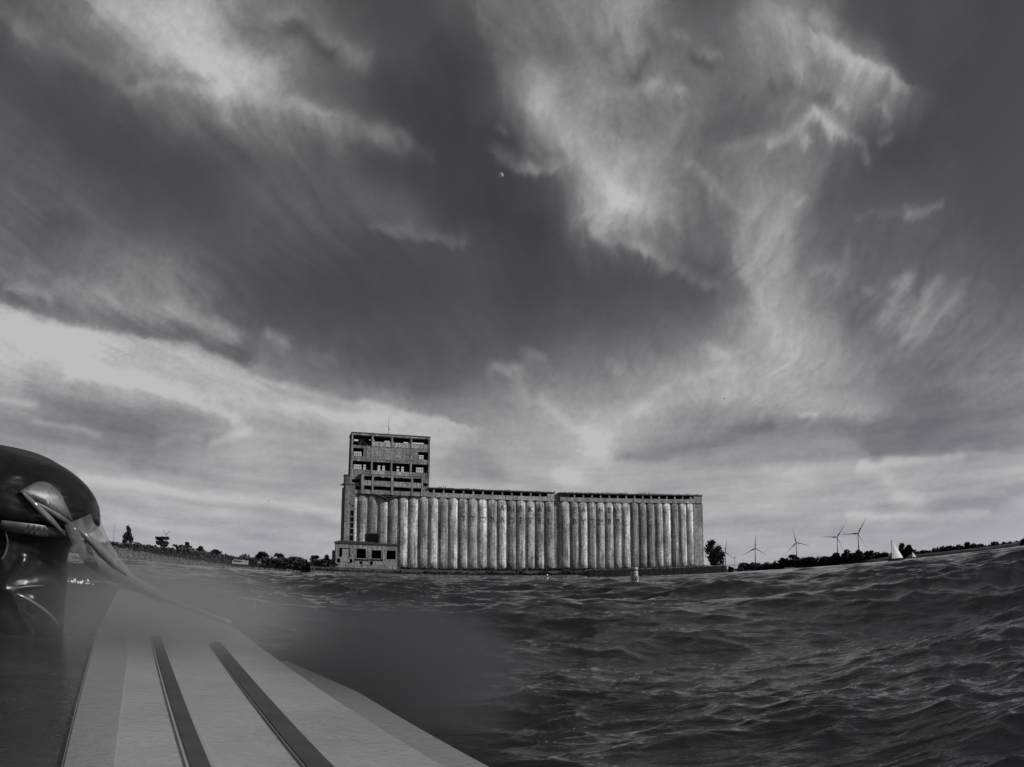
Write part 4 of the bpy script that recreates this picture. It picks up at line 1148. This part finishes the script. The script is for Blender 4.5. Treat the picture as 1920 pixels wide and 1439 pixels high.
def crate_like(name, az, r, z0, w, h, label, cat):
    x, y = at(az, r)
    t = empty(name, (x, y, z0), -R(az), label, cat)
    MB().prism([(-w / 2, .3), (w / 2, .3), (w / 2, h), (-w / 2 + w * .12, h), (-w / 2, h * .7)], 'y', -1.1, 1.1).build("body", M_trailer, t)
    for sgn in (-.3, .3):
        MB().tube([(w * sgn, -1.15, .3), (w * sgn, 1.15, .3)], .32, 10).build("wheel", M_metal, t)
    MB().box(-w * .42, w * .1, -1.14, -1.09, h * .55, h * .82).build("window", M_dark, t)
crate_like('trailer', -20.064, 373, 1.84, 7.97, 2.42, 'long white trailer parked on the left bank', 'trailer')
crate_like('white_box', -18.693, 373, 2.78, 1.54, 1.53, 'small white box cart on the bank right of the trailer', 'cart')

def sailboat(az, r, h, w, label, group='sailing boats on the lake'):
    x, y = at(az, r)
    w *= 1.28
    h *= 1.04
    t = empty("sailboat", (x, y, 0), R(44) - R(az), label, 'sailboat', group)
    mb = MB()
    st = []
    L = w * .75
    for f, hw_, top in ((-1, .03, .62), (-.6, .34, .5), (0, .45, .45), (.6, .4, .45), (1, .3, .48)):
        st.append([(L * f, -hw_ * L * .5, top), (L * f, -hw_ * L * .32, -.12), (L * f, hw_ * L * .32, -.12), (L * f, hw_ * L * .5, top)])
    for q in st: mb.v += q
    for k in range(4):
        for j in range(4):
            mb.f.append((k * 4 + j, k * 4 + (j + 1) % 4, k * 4 + 4 + (j + 1) % 4, k * 4 + 4 + j))
    mb.f.append((0, 1, 2, 3)); mb.f.append((19, 18, 17, 16))
    mb.build("hull", M_galv, t)
    MB().tube([(-w * .36, 0, .4), (-w * .40, 0, h)], .05, 6).build("mast", M_metal, t)
    MB().tube([(-w * .36, 0, .95), (w * .62, -.15, .9)], .045, 6).build("boom", M_metal, t)
    V = []
    n = 10
    for i in range(n + 1):
        f = i / n
        for j in range(7):
            g_ = j / 6.0
            x0 = -w * .365 - w * .03 * f; x1 = x0 + (w * .98) * (1 - f) ** .88 + .02
            V.append((x0 + (x1 - x0) * g_, -.32 * math.sin(math.pi * g_) * (1 - f) - .1 * g_, 1.0 + (h - 1.05) * f))
    link("mainsail", np_mesh("mainsail", np.array(V), grid_quads(n + 1, 7)), M_sail, t, True)
    return t
M_sail = plain("sailcloth", .80, .7, .05, 1.0)
sailboat(28.563, 250, 6.68, 3.97, 'sailboat with a large white triangular sail near the right shore')
sailboat(29.898, 520, 4.22, 2.87, 'tiny far sailboat with a small pale sail behind the large one')

def motorboat(az, r):
    x, y = at(az, r)
    t = empty("motorboat", (x, y, .05), -R(az), 'tiny white motorboat running low along the right shore', 'motorboat')
    MB().prism([(-2.6, .1), (-2.3, -.3), (2.5, -.3), (2.6, .75), (-.5, .8), (-3.1, .95)], 'y', -.9, .9).build("hull", M_white, t)
    MB().prism([(-.4, .8), (1.2, .8), (.9, 1.45), (.1, 1.45)], 'y', -.6, .6).build("windscreen", M_metal, t)
    MB().box(2.6, 3.0, -.2, .2, .1, 1.1).build("outboard_motor", M_metal, t)
motorboat(20.564, 420)

# ------------------------------------------------------------------ wind turbines
def turbine(az, r, hub_z, blade, ang, label):
    x, y = at(az, r)
    t = empty("wind_turbine", (x, y, 0), -R(az), label, 'wind turbine', 'wind turbines beyond the right shore')
    MB().tube([(0, 0, 0), (0, 0, hub_z * .5), (0, 0, hub_z - 1)], [2.4, 1.9, 1.4], 14).build("tower", M_turbine, t, True)
    MB().tube([(0, -4, hub_z), (0, 1, hub_z + .2), (0, 7, hub_z + .2)], [1.6, 2.0, 1.4], 10).build("nacelle", M_turbine, t, True)
    MB().tube([(0, -6.2, hub_z), (0, -5.4, hub_z), (0, -4, hub_z)], [.4, 1.5, 1.7], 12).build("hub", M_turbine, t, True)
    for k in range(3):
        a = R(ang + 120 * k)
        d = Vector((math.cos(a), 0, math.sin(a))); w_ = Vector((-math.sin(a), 0, math.cos(a)))
        V, n = [], 8
        for i in range(n + 1):
            f = i / n; c = (1.3 + 2.2 * math.exp(-((f - .2) / .14) ** 2) * .9) * (1 - f) ** .55 * 1.35 + .55
            p = Vector((0, -5.2, hub_z)) + d * (blade * f)
            tw = .9 * (1 - f)
            wd = w_ * math.cos(tw * .6) + Vector((0, 1, 0)) * math.sin(tw * .6)
            V += [tuple(p + wd * (c * .65)), tuple(p + Vector((0, -.35, 0)) * (1.2 - f)), tuple(p - wd * (c * .45)), tuple(p + Vector((0, .35, 0)) * (1.2 - f))]
        mb = MB(); mb.v = V
        for i in range(n):
            for j in range(4): mb.f.append((i * 4 + j, i * 4 + (j + 1) % 4, i * 4 + 4 + (j + 1) % 4, i * 4 + 4 + j))
        mb.f.append((0, 1, 2, 3)); mb.f.append(tuple(n * 4 + j for j in (3, 2, 1, 0)))
        mb.build("blade", M_turbine, t, True)
for args in [
    (15.777, 3021, 76.1, 50, 80.5, 'turbine half hidden by the full tree beside the elevator'),
    (18.013, 2736, 76.4, 50, 85.7, 'turbine with one blade straight up, second from the elevator'),
    (21.092, 2736, 87.0, 50, 103.1, 'central turbine with a blade leaning left of upright'),
    (24.176, 2665, 92.6, 50, 53.8, 'left one of the paired turbines'),
    (25.766, 2266, 84.1, 50, 58.5, 'largest turbine, right one of the pair nearest the sails'),
]: turbine(*args)

# ------------------------------------------------------------------ buoys and birds
def big_buoy():
    az, r = 9.051, 68.0
    x, y = at(az, r)
    t = empty("marker_buoy", (x, y, 0), -R(az), 'white cylindrical marker buoy with a dark diamond sign floating before the elevator', 'buoy', 'buoys')
    t.rotation_euler = (R(1), R(-2.5), -R(az))
    MB().lathe([(.30, -.5), (.34, -.1), (.335, 1.05), (.31, 1.1)], 28).build("body", M_buoy, t, True)
    MB().lathe([(.28, 1.1), (.28, 1.17)], 24).build("neck_band", M_metal, t, True)
    MB().lathe([(.34, 1.17), (.36, 1.2), (.36, 1.38), (.33, 1.42), (.1, 1.43)], 28).build("cap", M_buoy, t, True)
    def decal(name, pts, mat, rad):
        bm = bmesh.new(); vs = [bm.verts.new((u, 0, v)) for u, v in pts]; bm.faces.new(vs)
        bmesh.ops.triangulate(bm, faces=bm.faces)
        for _ in range(3): bmesh.ops.subdivide_edges(bm, edges=bm.edges[:], cuts=1)
        for v in bm.verts:
            a_ = v.co.x / rad + R(32); v.co = Vector((rad * math.sin(a_), -rad * math.cos(a_), v.co.z))
        me = bpy.data.meshes.new(name); bm.to_mesh(me); bm.free(); link(name, me, mat, t)
    decal("sign_border", [(0, .02), (.25, .42), (0, .82), (-.25, .42)], M_white, .345)
    decal("sign_diamond", [(0, .12), (.19, .42), (0, .72), (-.19, .42)], M_metal, .349)
    decal("dot", [(-.05, .88), (.02, .86), (.05, .93), (-.02, .97)], M_metal, .347)
M_buoy = plain("buoy_plastic", .27, .45, .2, 3)
big_buoy()
def small_buoy():
    az, r = 2.612, 190.0
    x, y = at(az, r)
    t = empty("spar_buoy", (x, y, 0), 0, 'thin pale spar buoy with a dark band in front of the quay edge', 'buoy', 'buoys')
    MB().lathe([(.24, -.4), (.24, .55)], 14).build("float", M_white, t, True)
    MB().lathe([(.235, .55), (.235, .8)], 14).build("band", M_metal, t, True)
    MB().lathe([(.2, .8), (.2, 1.25), (.08, 1.35)], 14).build("top", M_white, t, True)
small_buoy()

def bird(az, el, r, span, label, rz):
    x, y = at(az, r * math.cos(R(el)))
    t = empty("gull", (x, y, CAM_H + r * math.sin(R(el))), rz, label, 'bird', 'gulls in flight')
    MB().lathe([(.01, -.5), (.10, -.3), (.13, 0), (.09, .3), (.02, .52)], 10).build("body", M_metal, t, True).rotation_euler = (0, R(90), 0)
    for sgn in (-1, 1):
        mb = MB()
        prof = [(0, .16, .05), (.45, .17, .22), (.8, .12, .2), (1.15, .03, .08)]
        for yy, ch, zz in prof:
            mb.v += [(-ch, sgn * yy * span / 2, zz), (ch * .6, sgn * yy * span / 2, zz + .015), (ch, sgn * yy * span / 2, zz - .01), (0, sgn * yy * span / 2, zz - .03)]
        for i in range(3):
            for j in range(4): mb.f.append((i * 4 + j, i * 4 + (j + 1) % 4, i * 4 + 4 + (j + 1) % 4, i * 4 + 4 + j))
        mb.f.append((0, 1, 2, 3)); mb.f.append((15, 14, 13, 12))
        mb.build("wing", M_metal, t)
bird(16.184, 12.704, 330, 1.1, 'small dark gull flying in the bright cloud above the elevator', .4)
bird(-18.093, 4.991, 420, 1.1, 'tiny far gull low in the sky left of the tower', 1.0)

# ------------------------------------------------------------------ the boat's pale deck in the foreground
DECK_Z = .28
boat = empty("boat_deck", (0, 0, 0), 0, 'pale wet boat deck with two dark strips running forward, awash at the lower left', 'boat deck')
M_deck = plain("deck_gelcoat", .28, .4, .16, 2.2)
M_deck2 = plain("deck_edge_gelcoat", .20, .4, .08, 1.5)
M_mould = plain("moulding_gelcoat", .25, .35, .12, 3)
M_rubber = plain("rubber_strip", .042, .6, .35, 6)
M_side = plain("dark_side_deck", .030, .42, .4, 3.0)
def wet(m, sc, d):
    n = m.node_tree.nodes; l = m.node_tree.links; b = n['Principled BSDF']
    tc = n.new('ShaderNodeTexCoord'); nz = n.new('ShaderNodeTexNoise'); nz.inputs['Scale'].default_value = sc
    nz.inputs['Detail'].default_value = 2; nz.inputs['Distortion'].default_value = 2.5
    bp = n.new('ShaderNodeBump'); bp.inputs['Distance'].default_value = d; bp.inputs['Strength'].default_value = 1
    l.new(tc.outputs['Object'], nz.inputs['Vector']); l.new(nz.outputs[0], bp.inputs['Height'])
    b.inputs['Coat Weight'].default_value = .5; b.inputs['Coat Roughness'].default_value = .12
    l.new(bp.outputs[0], b.inputs['Coat Normal'])
for m_ in (M_deck, M_deck2): wet(m_, 13.0, .011)
wet(M_side, 14.0, .006)
DECK = [
    (0.804, -1.733),
    (-0.936, 1.391),
    (-2.386, 3.995),
    (-5.626, 10.077),
    (-6.539, 11.984),
    (-2.262, 5.951),
    (-0.655, 2.785),
    (-0.155, 1.821),
    (1.110, -0.658),
]
MB().prism(DECK, 'z', -.12, DECK_Z).build("deck", M_deck, boat)
for poly in [
    [(0.150, -0.010), (-2.144, 4.274), (-2.113, 4.340), (0.193, -0.007)],
    [(0.293, 0.207), (-1.751, 4.272), (-1.744, 4.423), (0.381, 0.153)],
]:
    MB().prism(poly, 'z', DECK_Z - .02, DECK_Z + .008).build("deck_strip", M_rubber, boat)
    a_, b_ = Vector(poly[0]), Vector(poly[1]); c_, d_ = Vector(poly[3]), Vector(poly[2])
    nn = (a_ - c_).normalized() * .013
    MB().prism([tuple(a_ + nn), tuple(b_ + nn * .7), tuple(b_ + nn * .05), tuple(a_ + nn * .05)], 'z', DECK_Z - .02, DECK_Z + .005).build("strip_moulding", M_mould, boat)
    MB().prism([tuple(c_ - nn * .05), tuple(d_ - nn * .05), tuple(d_ - nn * .7), tuple(c_ - nn)], 'z', DECK_Z - .02, DECK_Z + .005).build("strip_moulding", M_mould, boat)
MB().prism([
    (0.229, -0.692),
    (-2.382, 4.007),
    (-2.574, 4.725),
    (-1.744, 3.221),
    (-0.850, 1.481),
    (-0.134, 0.089),
], 'z', DECK_Z - .02, DECK_Z + .004).build("side_panel", M_deck2, boat)
MB().prism([
    (1.060, -0.658),
    (-0.205, 1.821),
    (-0.705, 2.785),
    (-1.310, 4.124),
    (-1.244, 4.214),
    (-0.659, 3.285),
    (-0.056, 2.025),
    (0.427, 1.018),
], 'z', -.1, DECK_Z - .05).build("ledge", M_deck2, boat)
MB().prism([
    (-2.386, 3.993),
    (-2.580, 3.583),
    (-2.919, 2.925),
    (-0.599, -1.241),
    (0.801, -1.733),
    (-0.939, 1.391),
], 'z', -.12, DECK_Z - .012).build("side_deck", M_side, boat)
MB().tube([
    (-3.194, 5.776, 0.533),
    (-2.804, 5.642, 0.464),
    (-2.403, 5.498, 0.403),
    (-2.053, 5.424, 0.330),
], [.022, .024, .024, .02], 10).build("edge_rail", M_deck, boat, True)

# ------------------------------------------------------------------ dark glossy hood at the left edge
HX, HY, HAZ = -2.870, 3.595, -38.609
hood = empty("spray_hood", (HX, HY, 0), -R(HAZ), 'glossy black rounded hood with a grey see-through lobe at the left edge', 'hood')
M_gloss = plain("wet_black_skin", .008, .28, .6, 5, spec=.22, coat=.0)
M_gloss2 = plain("wet_grey_skin", .075, .38, .45, 7, spec=.35)
M_tube = plain("wet_pale_tube", .11, .16, .35, 12, spec=.6, coat=.4)
def glassy(name, v, keep, rough=.08):
    m = bpy.data.materials.new(name); m.use_nodes = True
    n = m.node_tree.nodes; l = m.node_tree.links; b = n['Principled BSDF']; out = [x for x in n if x.type == 'OUTPUT_MATERIAL'][0]
    b.inputs['Base Color'].default_value = grey(v); b.inputs['Roughness'].default_value = rough; b.inputs['Coat Weight'].default_value = .5
    mx = n.new('ShaderNodeMixShader'); tr = n.new('ShaderNodeBsdfTransparent')
    nz = n.new('ShaderNodeTexNoise'); nz.inputs['Scale'].default_value = 3.2; nz.inputs['Detail'].default_value = 5; nz.inputs['Distortion'].default_value = 1.4
    tc = n.new('ShaderNodeTexCoord'); l.new(tc.outputs['Object'], nz.inputs['Vector'])
    mr = n.new('ShaderNodeMapRange'); mr.inputs[1].default_value = .3; mr.inputs[2].default_value = .7
    mr.inputs[3].default_value = max(0, keep - .25); mr.inputs[4].default_value = min(1, keep + .25)
    l.new(nz.outputs[0], mr.inputs[0]); l.new(mr.outputs[0], mx.inputs[0])
    bp = n.new('ShaderNodeBump'); bp.inputs['Distance'].default_value = .02; l.new(nz.outputs[0], bp.inputs['Height']); l.new(bp.outputs[0], b.inputs['Normal'])
    l.new(tr.outputs[0], mx.inputs[1]); l.new(b.outputs[0], mx.inputs[2]); l.new(mx.outputs[0], out.inputs[0])
    return m
M_clear = glassy("clear_sheet", .14, .42)
HPROF = [
    (0.421, 0.233),
    (0.434, 0.422),
    (0.444, 0.593),
    (0.446, 0.732),
    (0.515, 0.826),
    (0.618, 0.900),
    (0.631, 0.964),
    (0.617, 1.031),
    (0.572, 1.103),
    (0.493, 1.171),
    (0.387, 1.226),
    (0.247, 1.275),
    (0.111, 1.287),
    (0.001, 1.277),
]
HK = .8
def hood_r(z):
    for (r0, z0), (r1, z1) in zip(HPROF[:-1], HPROF[1:]):
        if (z - z0) * (z - z1) <= 0 and z0 != z1: return r0 + (r1 - r0) * (z - z0) / (z1 - z0)
    return HPROF[0][0] if z < HPROF[0][1] else HPROF[-1][0]
def hood_pt(X, z, off=0.0):
    rr = hood_r(z)
    return (X, -HK * math.sqrt(max(rr * rr - X * X, .0004)) - off - .018, z)
def smooth_curve(pts, n=6):
    P = [Vector((p[0], p[1])) for p in pts]; out = []
    for i in range(len(P) - 1):
        p0 = P[max(i - 1, 0)]; p1 = P[i]; p2 = P[i + 1]; p3 = P[min(i + 2, len(P) - 1)]
        for k in range(n):
            t = k / n
            out.append(.5 * ((2 * p1) + (p2 - p0) * t + (2 * p0 - 5 * p1 + 4 * p2 - p3) * t * t + (3 * p1 - p0 - 3 * p2 + p3) * t ** 3))
    out.append(P[-1]); return [(q.x, q.y) for q in out]
hp = smooth_curve(HPROF, 5)
RIDGES = [
    ([(0.113, 0.497), (0.212, 0.460), (0.310, 0.401), (0.389, 0.325)], 0.0225, 0.0156, 0.06),
    ([(0.052, 0.496), (0.149, 0.532), (0.271, 0.554), (0.369, 0.558)], 0.015, 0.039, 0.0144),
    ([(0.114, 0.458), (0.163, 0.372), (0.230, 0.305)], 0.0135, 0.0156, 0.036),
    ([(0.042, 0.820), (0.058, 0.763), (0.051, 0.704), (0.025, 0.656)], 0.0165, 0.039, 0.012),
    ([(0.145, 0.664), (0.283, 0.666), (0.397, 0.658)], 0.0075, 0.0156, 0.036),
    ([(0.163, 0.678), (0.104, 0.603), (0.039, 0.517)], 0.012, 0.026, 0.024),
    ([(0.346, 1.028), (0.446, 1.052), (0.543, 1.044)], 0.0075, 0.013, 0.036),
    ([(0.408, 0.933), (0.493, 0.954), (0.580, 0.956)], 0.0075, 0.013, 0.036),
    ([(-0.007, 1.097), (0.130, 1.125), (0.271, 1.110), (0.428, 1.093)], 0.006, 0.039, 0.024),
    ([(0.242, 0.488), (0.321, 0.525), (0.394, 0.526)], 0.009, 0.026, 0.024),
]
def folds(x, z):
    d_ = 0.0
    for pts, hh, wu, wd in RIDGES:
        best = 1e9; sg = 1
        for (x0, z0), (x1, z1) in zip(pts[:-1], pts[1:]):
            dx, dz = x1 - x0, z1 - z0; t = max(0, min(1, ((x - x0) * dx + (z - z0) * dz) / (dx * dx + dz * dz)))
            qx, qz = x - x0 - t * dx, z - z0 - t * dz; dd = qx * qx + qz * qz
            if dd < best: best = dd; sg = 1 if dx * qz - dz * qx > 0 else -1
        w_ = wu if sg > 0 else wd
        d_ += hh * math.exp(-best / (w_ * w_))
    return d_
hp = smooth_curve(HPROF, 11)
mbh = MB(); mbh.lathe([(max(r, .001), z) for r, z in hp], 200, 0, 0, HK)
sh = mbh.mesh("shell")
co = np.array([v.co[:] for v in sh.vertices])
wr = fbm(co[:, 0] * 5 + 3, co[:, 2] * 9, 4, 61) * .010
for i_, v in enumerate(sh.vertices):                    # folds and wrinkles in the wet skin
    x_, y_, z_ = v.co
    if y_ < .05:
        v.co.y -= (folds(x_, z_) + wr[i_]) * (1 if y_ < -.08 else max(0, (.05 - y_) / .13))
link("shell", sh, M_gloss, hood, True)
def patch(name, poly, mat, off, cuts=4):
    bm = bmesh.new(); vs = [bm.verts.new((p[0], 0, p[1])) for p in smooth_curve(poly + [poly[0]], 4)[:-1]]
    bm.faces.new(vs); bmesh.ops.triangulate(bm, faces=bm.faces)
    for _ in range(cuts): bmesh.ops.subdivide_edges(bm, edges=[e for e in bm.edges if e.calc_length() > .03], cuts=1)
    bmesh.ops.triangulate(bm, faces=bm.faces)
    back = {}
    for v in list(bm.verts):
        v.co = Vector(hood_pt(v.co.x, v.co.z, off))
    ret = bmesh.ops.extrude_face_region(bm, geom=bm.faces[:])
    for g_ in ret['geom']:
        if isinstance(g_, bmesh.types.BMVert): g_.co.y += .012
    bmesh.ops.recalc_face_normals(bm, faces=bm.faces)
    me = bpy.data.meshes.new(name); bm.to_mesh(me); bm.free()
    return link(name, me, mat, hood, True)
def ridge(name, pts, rad, mat, off=.004):
    c = smooth_curve(pts, 6)
    n_ = len(c); R_ = [rad * (.35 + .65 * math.sin(math.pi * (i + .6) / (n_ + .2))) for i in range(n_)]
    return MB().tube([hood_pt(x, z, off) for x, z in c], R_, 8).build(name, mat, hood, True)
patch("clear_lobe", [(0.105, 1.020), (0.158, 1.058), (0.205, 1.087), (0.258, 1.091), (0.308, 1.074), (0.348, 1.040), (0.376, 0.995), (0.404, 0.949), (0.425, 0.912), (0.371, 0.928), (0.298, 0.959), (0.207, 0.990)], M_gloss2, .010)
patch("lip", [(0.018, 0.865), (0.119, 0.867), (0.243, 0.868), (0.357, 0.864), (0.394, 0.851), (0.359, 0.822), (0.246, 0.811), (0.123, 0.814), (0.020, 0.820)], M_gloss2, .02)
ridge('frame_tube', [(0.124, 1.019), (0.202, 0.964), (0.293, 0.902), (0.389, 0.837)], 0.02, M_tube)
ridge('frame_tube', [(0.195, 0.980), (0.300, 0.943), (0.404, 0.898), (0.474, 0.855)], 0.016, M_gloss2)
ridge('fold', [(0.119, 0.495), (0.212, 0.460), (0.310, 0.401), (0.383, 0.330)], 0.011, M_tube)  # lighter tubes laid on the folds as painted glints
ridge('fold', [(0.042, 0.815), (0.058, 0.763), (0.051, 0.704), (0.028, 0.662)], 0.008, M_gloss2)
ridge('fold', [(0.064, 0.503), (0.155, 0.533), (0.283, 0.552)], 0.006, M_gloss2)
# clear sheet flaring from the hood down to the deck
SO = [
    (0.635, 0.050, 1.019),
    (0.657, 0.050, 0.927),
    (0.706, 0.100, 0.847),
    (0.792, 0.200, 0.745),
    (0.938, 0.400, 0.638),
    (1.160, 0.600, 0.551),
    (1.360, 0.700, 0.481),
]
SI = [
    (0.367, -0.500, 0.882),
    (0.393, -0.500, 0.830),
    (0.437, -0.450, 0.760),
    (0.518, -0.300, 0.686),
    (0.658, -0.100, 0.621),
    (0.860, 0.200, 0.560),
    (1.117, 0.400, 0.479),
]
V = []
for (a, b) in zip(SO, SI):
    for k in range(9):
        t = k / 8; w_ = .03 * math.sin(5 * t + 7 * a[2])
        V.append((a[0] + (b[0] - a[0]) * t, a[1] + (b[1] - a[1]) * t - .16 * math.sin(math.pi * t) + w_, a[2] + (b[2] - a[2]) * t))
me = np_mesh("clear_skirt", np.array(V), grid_quads(len(SO), 9))
sk_ = link("clear_skirt", me, M_clear, hood, True)
md = sk_.modifiers.new("thick", 'SOLIDIFY'); md.thickness = .006
MB().tube([
    (0.445, -0.500, 0.872),
    (0.519, -0.450, 0.825),
    (0.595, -0.400, 0.765),
    (0.679, -0.300, 0.708),
    (0.774, -0.200, 0.653),
], [.010, .02, .026, .022, .008], 10).build("frame_tube", M_tube, hood, True)  # pale tube imitating a highlight streak along the skirt
bm = bmesh.new()
for k in range(34):
    m4 = Matrix.Translation(Vector(((0.401, -0.600, 0.599))).lerp(Vector(((0.520, -0.600, 0.597))), rng.random()) + Vector((rng.uniform(-.01, .01), rng.uniform(-.02, .02), rng.choice((0, 0, .012, .03)) * rng.uniform(-.3, 1))))
    bmesh.ops.create_icosphere(bm, subdivisions=2, radius=rng.uniform(.002, .009), matrix=m4)
me = bpy.data.meshes.new("droplets"); bm.to_mesh(me); bm.free()
tag(link("droplets", me, M_white, hood, True), kind='stuff')

# ------------------------------------------------------------------ added haze volumes standing in for water film on the lens
def lens_haze():
    px, py, pz = -2.068, 4.276, 0.419
    bm = bmesh.new(); bmesh.ops.create_icosphere(bm, subdivisions=4, radius=1.0)
    me = bpy.data.meshes.new("spray"); bm.to_mesh(me); bm.free()
    m = bpy.data.materials.new("water_spray"); m.use_nodes = True
    n = m.node_tree.nodes; l = m.node_tree.links; n.clear()
    out = n.new('ShaderNodeOutputMaterial'); pv = n.new('ShaderNodeVolumePrincipled')
    pv.inputs['Color'].default_value = (.43, .43, .44, 1); pv.inputs['Anisotropy'].default_value = .1
    tc = n.new('ShaderNodeTexCoord'); ln = n.new('ShaderNodeVectorMath'); ln.operation = 'LENGTH'
    l.new(tc.outputs['Object'], ln.inputs[0])
    nz = n.new('ShaderNodeTexNoise'); nz.inputs['Scale'].default_value = 1.6; nz.inputs['Detail'].default_value = 3
    l.new(tc.outputs['Object'], nz.inputs['Vector'])
    mr = n.new('ShaderNodeMapRange'); mr.interpolation_type = 'SMOOTHSTEP'
    mr.inputs[1].default_value = 1.0; mr.inputs[2].default_value = .25; mr.inputs[3].default_value = 0; mr.inputs[4].default_value = HAZE_DENSITY
    l.new(ln.outputs['Value'], mr.inputs[0])
    mu = n.new('ShaderNodeMath'); mu.operation = 'MULTIPLY'
    m2 = n.new('ShaderNodeMapRange'); m2.inputs[1].default_value = .3; m2.inputs[2].default_value = .65; m2.inputs[3].default_value = .5; m2.inputs[4].default_value = 1.3
    l.new(nz.outputs[0], m2.inputs[0]); l.new(mr.outputs[0], mu.inputs[0]); l.new(m2.outputs[0], mu.inputs[1])
    l.new(mu.outputs[0], pv.inputs['Density']); l.new(pv.outputs[0], out.inputs['Volume'])
    o = link("spray", me, m)
    o.location = (px, py, pz); o.scale = (1.25, 1.7, .46); o.rotation_euler = (0, 0, -R(-26.01))
    tag(o, kind='stuff', label='fine pale spray drifting over the far end of the deck')
HAZE_DENSITY = 1.3
lens_haze()

def grey_lens_haze():  # added dark volume imitating the blur of a wet lens
    px, py, pz = -0.717, 4.544, 0.196
    me = bpy.data.meshes['spray'].copy(); me.name = "mist"
    m = bpy.data.materials['water_spray'].copy(); m.name = "grey_mist"
    n = m.node_tree.nodes
    pv = [q for q in n if q.type == 'PRINCIPLED_VOLUME'][0]; pv.inputs['Color'].default_value = (.15, .15, .158, 1)
    mr = [q for q in n if q.type == 'MAP_RANGE' and q.interpolation_type == 'SMOOTHSTEP'][0]; mr.inputs[4].default_value = 2.3
    me.materials.clear()
    o = link("mist", me, m)
    o.location = (px, py, pz); o.scale = (.95, 1.9, .50); o.rotation_euler = (0, 0, -R(-9.36))
    tag(o, kind='stuff', label='dull grey mist hanging over the water right of the deck')
grey_lens_haze()


print("objects:", len(bpy.data.objects))
